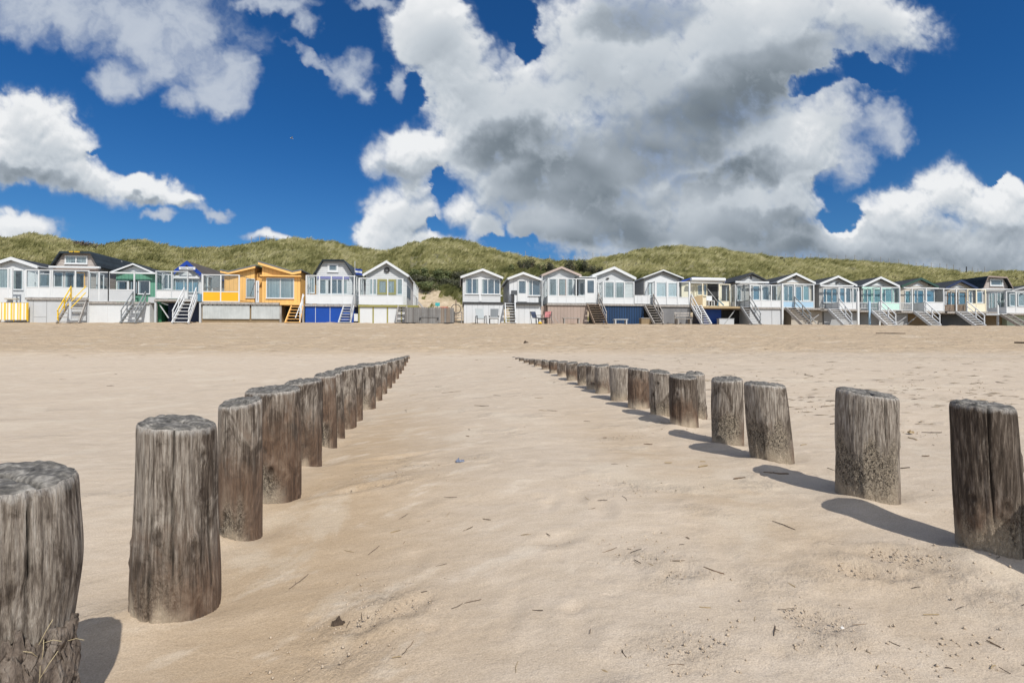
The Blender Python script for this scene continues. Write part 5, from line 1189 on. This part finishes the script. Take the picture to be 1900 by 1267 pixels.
# 20 navy edge
c = Cabin('beige cabin with navy gable edge, blue blinds and brown balusters', 1785, 578.5, 609)
c.roof([(1754,533.5),(1783.6,519),(1814.5,534)], ROOF_D, NAVYF, .18, RY=39.8, walls=BEIGE, depth=6.5); c.gable_panel([(1764,534),(1777,528),(1790,534)],WHITE); c.rect('beam',1752,535,1826,537.3,39.95,WHITE,.08)  # white triangle painted where sun reaches the gable under the eaves
c.win(1752,541,1756,566,'dark',1); c.win(1757,542,1772,566,'bblind',1,fm=BROWNW); c.win(1776,542,1791,566,'bblind',1,fm=BROWNW); c.win(1797,541,1803,563,'blue',1); c.win(1811,541,1822,562,'bblind',1)
c.deck(1751,1851); c.under(1747,1800,DGREY,Y=FY+1.0); c.posts_under([1851],LGREYP); c.screen(536.5,563.5,578,[1795,1811,1828],CREAM,CREAM); c.side(1795,536.5,563.5,578,CREAM)  # dark grey set-back block paints the shade under the deck
g = MB(); a,b = W(1753,565.5,FY+.1),W(1791,577,FY+.1); g.box(a.x,b.x,FY+.08,FY+.12,a.z-.05,a.z)
for i in range(14): x = a.x+(b.x-a.x)*(i+.5)/14; g.box(x-.045,x+.045,FY+.085,FY+.11,b.z,a.z-.051)
c.part(g,'balustrade',BROWNW); c.rect('corner_post',1774,537,1776,577,FY-.05,WHITE,.07)
c.stairs(1773.5,1794,577,1810,1829,9,LGREYP,'r',WHITE,run=1.7,tm=OFFWHITE)
# 21 right mansard
c = Cabin('mansard cabin with dark glazed tiled roof near the right edge', 1845, 581.5, 609, WY=41.0)
c.roof([(1824,535),(1833.5,512),(1868,514),(1880,535.5)], ROOF_T, paint('taupe_fascia',(.30,.24,.21)), .12, RY=40.6, walls=TAUPEC, depth=8.5)
c.win(1836,517.5,1860.5,531,'blue',1,fw=.10); c.rect('beam',1822,535.2,1880.5,537.8,40.65,WHITE,.1); c.rect('facade_strip',1828,538,1866,581,40.95,GREYS,.04)
c.win(1832,543,1846,575,'curtain',2,Y=40.95,name='door'); c.win(1846.5,543,1863,575,'curtain',2,Y=40.95,name='door')
c.deck(1828,1871,LGREYP); c.under(1828,1864.5,BRNP,Y=FY+1.2); c.rect('newel_post',1851,566,1853.5,584,FY-.1,WHITE,.08)
c.stairs(1856,1874,582,1893,1911,9,GREYW,'',GREYW,run=1.7)
# 22 last one at the edge
c = Cabin('dark roofed cabin cut off by the right edge of the photo', 1900, 581, 610)
c.roof([(1877,538),(1915,528),(1955,540)], ROOF_D, GREYP, .14, RY=40.3, walls=GREYS); c.win(1872,545,1884,568,'grey',1,Y=40.3); c.win(1888,545,1904,568,'curtain',1); c.lamp(1893,546)
c.deck(1866,1960); c.under(1868,1960,paint('sage_panel',(.42,.52,.42)),Y=FY+.8); c.screen(540,570,581,[1867,1884.5,1901,1925,1955],OFFWHITE); c.side(1867,540,570,581,OFFWHITE)

# ---------------------------------------------------------------- furniture on the sand before the cabins
def local(parent, mb, name, mat, label=None):
    o = mb.build(name, mat, parent, (0, 0, 0))
    if label: o['label'] = label
    return o
SLATW = paint('grey_slats', (.36, .39, .41), .7, .1, .07, 'x', .6); CANV = paint('pale_canvas', (.38, .41, .42), .9, .1)
def spot(px, py, Y): p = W(px, py, Y); p.z = float(gz(p.x, Y)); return p
def armchair(px, Y, rz, back, label):
    p = spot(px, 600, Y); t = empty('deck_chair', p, label, 'chair', 'garden chairs before the white cabins'); t.rotation_euler = (0, 0, rz)
    local(t, MB().add([(-.28,-.05,.36),(.28,-.05,.36),(.31,.33,1.12),(-.31,.33,1.12),(-.28,0,.36),(.28,0,.36),(.31,.38,1.12),(-.31,.38,1.12)],[(0,1,2,3),(7,6,5,4),(0,4,5,1),(1,5,6,2),(2,6,7,3),(3,7,4,0)]), 'backrest', back)
    local(t, MB().box(-.28,.28,-.55,-.06,.34,.38), 'seat', back)
    for s in (-1, 1):
        local(t, MB().box(s*.33-.035,s*.33+.035,-.55,.10,.52,.55), 'armrest', DARKM)
        for y in (-.5, .02): local(t, MB().bar((s*.33,y,.52),(s*.33,y-.04 if y < 0 else y+.10,-.02),.045,.045), 'leg', DARKM)
armchair(891, 37.6, R(0+10), CANV, 'left garden armchair with pale canvas back before the white cabin')
armchair(917, 37.7, R(-8), SLATW, 'right garden armchair with grey slatted back behind the small white table')
p = spot(916, 603, 36.9); t = empty('side_table', p, 'small low white table before the right garden armchair', 'table')
local(t, MB().box(-.42,.42,-.2,.2,.42,.47), 'table_top', WHITE)
for x in (-.38, .38):
    for y in (-.16, .16): local(t, MB().box(x-.035,x+.035,y-.035,y+.035,-.05,.419), 'leg', WHITE)
def foldchair(px, Y, rz, cloth, label, clab):
    p = spot(px, 603, Y); t = empty('folding_chair', p, label, 'chair', 'dark folding chairs before the taupe cabin'); t.rotation_euler = (0, 0, rz)
    local(t, MB().box(-.24,.24,-.45,.0,.42,.45), 'seat', DGREY)
    local(t, MB().add([(-.24,.0,.5),(.24,.0,.5),(.24,.18,.88),(-.24,.18,.88),(-.24,.03,.5),(.24,.03,.5),(.24,.21,.88),(-.24,.21,.88)],[(0,1,2,3),(7,6,5,4),(0,4,5,1),(1,5,6,2),(2,6,7,3),(3,7,4,0)]), 'backrest', DGREY)
    for s in (-1, 1):
        f = MB(); f.bar((s*.27,-.42,-.02),(s*.27,-.42,.64),.03,.03); f.bar((s*.27,.04,-.02),(s*.27,.20,.90),.03,.03); f.bar((s*.27,-.42,.64),(s*.27,.12,.64),.04,.03)
        local(t, f, 'side_frame', DARKM)
    g = MB().add([(-.22,-.03,.46),(.20,-.04,.47),(.22,.17,.93),(-.24,.16,.91),(-.22,-.01,.46),(.20,-.02,.47),(.22,.23,.93),(-.24,.22,.91)],[(0,1,2,3),(7,6,5,4),(0,4,5,1),(1,5,6,2),(2,6,7,3),(3,7,4,0)])
    q = g.build('towel', cloth, None, (0, 0, 0)); q.location = p; q.rotation_euler = t.rotation_euler; tag(q, clab, 'towel')
foldchair(992, 37.6, R(35), paint('navy_towel',(.06,.08,.14),.9,.5), 'dark folding armchair with navy patterned towel at left', 'navy patterned towel hanging over the left folding chair')
foldchair(1016, 37.4, R(-28), paint('pink_towel',(.72,.28,.28),.9,.5), 'dark folding armchair with pink towel before the taupe base', 'pink and white towel hanging over the right folding chair')
p = spot(1002, 605, 36.9); g = MB(); g.tube([(p.x-.14,p.y,p.z+.05),(p.x,p.y,p.z+.10),(p.x+.15,p.y,p.z+.04)],[.05,.09,.04],10); o = g.build('sand_toy', YELP, None, tuple(p), True); tag(o, 'yellow sand toy lying before the folding chairs', 'toy')
p = spot(1006, 600, 37.9); t = empty('footstool', p, 'small dark footstool between the two folding chairs', 'stool'); local(t, MB().box(-.3,.3,-.2,.2,.30,.38),'stool_top',DGREY)
for x in (-.26,.26):
    for y in (-.16,.16): local(t, MB().box(x-.02,x+.02,y-.02,y+.02,-.05,.299),'leg',DARKM)
def bench(px, Y, L, H, mat, label, back=False, name='bench'):
    p = spot(px, 603, Y); t = empty(name, p, label, 'bench' if name == 'bench' else 'table')
    for k in range(3): local(t, MB().box(-L/2,L/2,-.24+k*.165,-.10+k*.165,H-.05,H), 'seat_plank', mat)
    for x in (-L/2+.12, L/2-.12): local(t, MB().box(x-.04,x+.04,-.22,.22,-.08,H-.051), 'leg', mat)
    if back:
        for k in range(2): local(t, MB().box(-L/2,L/2,.27,.30,H+.18+k*.20,H+.30+k*.20), 'back_plank', mat)
        for x in (-L/2+.1, L/2-.1): local(t, MB().box(x-.035,x+.035,.301,.36,-.05,H+.52), 'back_post', mat)
        for x in (-L/2+.03, L/2-.03): local(t, MB().box(x-.03,x+.03,-.25,.26,H+.22,H+.26), 'armrest', mat)
bench(1060, 38.2, 1.35, .45, GREYW, 'low weathered wooden bench against the taupe base')
bench(1151, 38.3, 1.1, .36, LGREYP, 'low pale grey bench against the navy base')
bench(1268, 38.0, 1.25, .45, GREYW, 'old wooden bench with backrest before the grey boards', True)
p = spot(1197, 603, 38.1); t = empty('storage_chest', p, 'brown wooden chest with pale lid under the grey stairs', 'chest'); local(t, MB().box(-.38,.38,-.25,.25,-.05,.42),'chest_body',BRNP); local(t, MB().box(-.41,.41,-.28,.28,.421,.47),'lid',GREYW)
p = spot(1346, 603, 39.4); t = empty('storage_crate', p, 'pale grey storage crate under the deck of the blue roofed cabin', 'crate'); local(t, MB().box(-.62,.62,-.2,.2,-.05,.46),'crate_body',LGREYP); local(t, MB().box(-.64,.64,-.22,.22,.461,.50),'lid',LGREYP)
# white plastic chair on the cream cabin's deck
zz_ = W(1318, 567.5, FY+.3); t = empty('plastic_chair', zz_, 'white plastic chair on the deck before the open doorway', 'chair')
local(t, MB().box(-.24,.24,-.22,.22,.38,.42),'seat',WHITE); local(t, MB().box(-.24,.24,.18,.22,.45,.82),'backrest',WHITE)
for x in (-.22,.22):
    for y in (-.2,.2): local(t, MB().box(x-.025,x+.025,y-.025,y+.025,0,.379),'leg',WHITE)
p = W(1333, 567.5, FY+.3); g = MB(); g.tube([p+Vector((-.1,0,.0)),p+Vector((.0,0,.45)),p+Vector((.45,0,.05))],.05,8); o = g.build('folded_parasol', BLUEBL, None, tuple(p)); tag(o,'folded blue and green parasol leaning in the open doorway','parasol')
# leaning sticks on the taupe base
for k,(px,label) in enumerate(((1029,'first thin driftwood stick leaning on the taupe base'),(1038,'second thin driftwood stick leaning on the taupe base, farther right'))):
    p = spot(px, 604, 38.0); g = MB().tube([p,p+Vector((-.12,.35,.30)),p+Vector((-.22,.75,.62))],.02,6); o = g.build('leaning_stick', GREYW, None, tuple(p)); tag(o,label,'stick')

# ---------------------------------------------------------------- shrubs and fences on the dunes
LEAFM = {}
def leaf_mat(name, a, b):
    m, N, bs = new_mat(name); tv = N.n('ShaderNodeAttribute', attribute_name='tint').outputs['Fac']
    lk(m, N.mix(tv, a, b), bs.inputs['Base Color']); bs.inputs['Roughness'].default_value = .7; return m
DK = leaf_mat('dark_leaves', (.030, .035, .020), (.10, .10, .05)); OLV = leaf_mat('olive_leaves', (.05, .07, .02), (.17, .19, .07)); BRNL = leaf_mat('brown_twigs', (.06, .045, .035), (.20, .15, .11))
def shrub(px, py, rx, rz, mat, label, Y=None, n=None, seed=0, group='dark shrubs on the dune slope'):
    """spot the place on the dune surface seen at (px, py)"""
    d = ray(px, py)
    if Y is None:
        Y = 47.0
        while Y < YC:
            p = W(px, py, Y)
            if dz(p.x, Y) >= p.z: break
            Y += .2
    p = W(px, py, Y); base = Vector((p.x, Y, float(dz(p.x, Y)))); s = Y/F; RX, RZ = rx*s*1.15, rz*s*1.5+(.35 if Y < YC-1 else 0)
    r = np.random.default_rng(seed+int(px)); n = n or int(900*min(2.5, max(.4, RX*RZ)))
    lobes = [(r.uniform(-.7, .7)*RX, r.uniform(-.4, .4)*RX, r.uniform(.1, .9)*RZ, r.uniform(.35, .6)) for _ in range(9)]
    which = r.integers(0, 9, n); L = np.array(lobes)[which]; u = r.standard_normal((n, 3)); u /= np.linalg.norm(u, axis=1, keepdims=True); rr = r.random(n)**.4
    c = L[:, :3]+u*rr[:, None]*np.stack([L[:, 3]*RX, L[:, 3]*RX, L[:, 3]*RZ], -1); c[:, 2] = np.maximum(c[:, 2], 0)
    sz = r.uniform(.05, .11, n); a = r.standard_normal((n, 3)); a /= np.linalg.norm(a, axis=1, keepdims=True); b = np.cross(a, u); b /= np.linalg.norm(b, axis=1, keepdims=True)+1e-6
    V = np.stack([c-a*sz[:, None], c+b*sz[:, None]*.6, c+a*sz[:, None], c-b*sz[:, None]*.6], 1).reshape(-1, 3)
    root = empty('shrub', base, label, 'shrub', group)
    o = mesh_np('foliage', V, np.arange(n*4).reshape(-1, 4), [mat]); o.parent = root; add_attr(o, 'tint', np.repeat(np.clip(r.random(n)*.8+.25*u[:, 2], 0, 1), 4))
    for k in range(4): q = Vector((r.uniform(-.6, .6)*RX, r.uniform(-.2, .2)*RX, RZ*.8)); MB().tube([(0, 0, -.2), tuple(q*.5+Vector((0, 0, .1))), tuple(q)], [.05, .035, .015], 5).build('stem', BROWNW, root)
SH = [(950,502,8,6),(968,500,9,8),(983,500,13,11),(1004,503,10,9),(1021,505,12,10),(1061,504,14,12),(1078,502,11,12),(1094,505,14,11),(1110,508,10,7)]
for k,(px,py,rx,rz) in enumerate(SH): shrub(px, py+4, rx, rz, DK if k % 3 else OLV, ['small olive shrub at the left end of the shrub belt behind the centre cabins','dark round shrub above the small white cabin, second from left','largest dark shrub above the small white cabin','dark shrub behind the right eave of the small white cabin','dark shrub left of the taupe edged gable','dark tall shrub just right of the taupe edged gable','narrow dark tall shrub right of the taupe edged gable','broad dark shrub left of the wide white gable','low dark shrub behind the left eave of the wide white gable'][k])
CRL = lambda px: float(np.interp(px, [c[0] for c in CREST], [c[1] for c in CREST]))
for k,(px,rx,rz,lab) in enumerate([(148,11,5,'leafless brown shrub on the skyline above the mansard roof at left'),(165,11,6,'twiggy brown shrub, middle of the skyline clump above the mansard roof'),(188,9,4,'small bare shrub at the right of the skyline clump at left'),(395,10,4,'low twiggy shrub on the skyline between blue gable and orange cabins'),(1184,5,3,'tiny dark shrub on the skyline above the wide white gable'),(1452,4,4,'tiny dark shrub by the ridge fence above the light blue terrace')]):
    shrub(px, CRL(px)+1, rx, rz, BRNL if k < 4 else DK, lab, Y=YC-.5, n=500, group='shrubs on the skyline')
for k,(px,py,rx,rz) in enumerate([(785,528,20,6),(820,522,22,7),(852,526,20,7),(800,540,26,7),(840,537,24,7),(780,515,14,5)]):
    shrub(px, py, rx, rz, OLV if k % 2 else DK, ['dark creeping shrub low above the sand gap at left','olive creeping shrub in the middle above the sand gap','dark creeping shrub beside the white cabin above the gap','low spreading olive shrub nearest the sand bank at left','low spreading dark shrub nearest the sand bank at right','small olive shrub behind the wreath cabin'][k], n=2600, group='creeping shrubs above the sand gap')
def fence(pxs, label, hgt=1.0, tall=()):
    P_ = []
    t = None
    for px in pxs:
        p = W(px, CRL(px), YC+.6); z = float(dz(p.x, YC+.6)); v = Vector((p.x, YC+.6, z))
        if t is None: t = empty('dune_fence', v, label, 'fence', 'post and wire fences on the dune ridge')
        h = hgt*random.uniform(.8, 1.15)*(1.15 if px in tall else 1); w = .055 if px not in tall else .11
        MB().bar(v+Vector((0, 0, -.3)), v+Vector((random.uniform(-.06, .06), 0, h)), w, w, (1, 0, 0)).build('post', DARKM if px in tall else GREYW, t, t.location); P_.append(v+Vector((0, -.04, h*.85)))
    for dz_ in (0, -.35): MB().tube([p+Vector((0, 0, dz_)) for p in P_], .006, 4).build('wire', STEEL, t, t.location)
fence([466,482,494,508], 'short wire fence on the crest above the orange cabins', 1.2)
fence([374,380,387], 'low fence posts on the skyline left of the orange cabins', .8)
fence([962,975,1000,1020,1045,1066,1084,1100,1115], 'thin wire fence on the low saddle above the centre cabins', 1.3)
fence([1427,1442,1458,1474,1490,1505,1520,1538,1553,1570,1586,1601,1618,1634,1650,1668,1686,1700,1714,1728,1744,1757,1769,1781,1793,1804,1815,1827], 'long post and wire fence along the ridge above the right cabins', 1.25, (1793,))
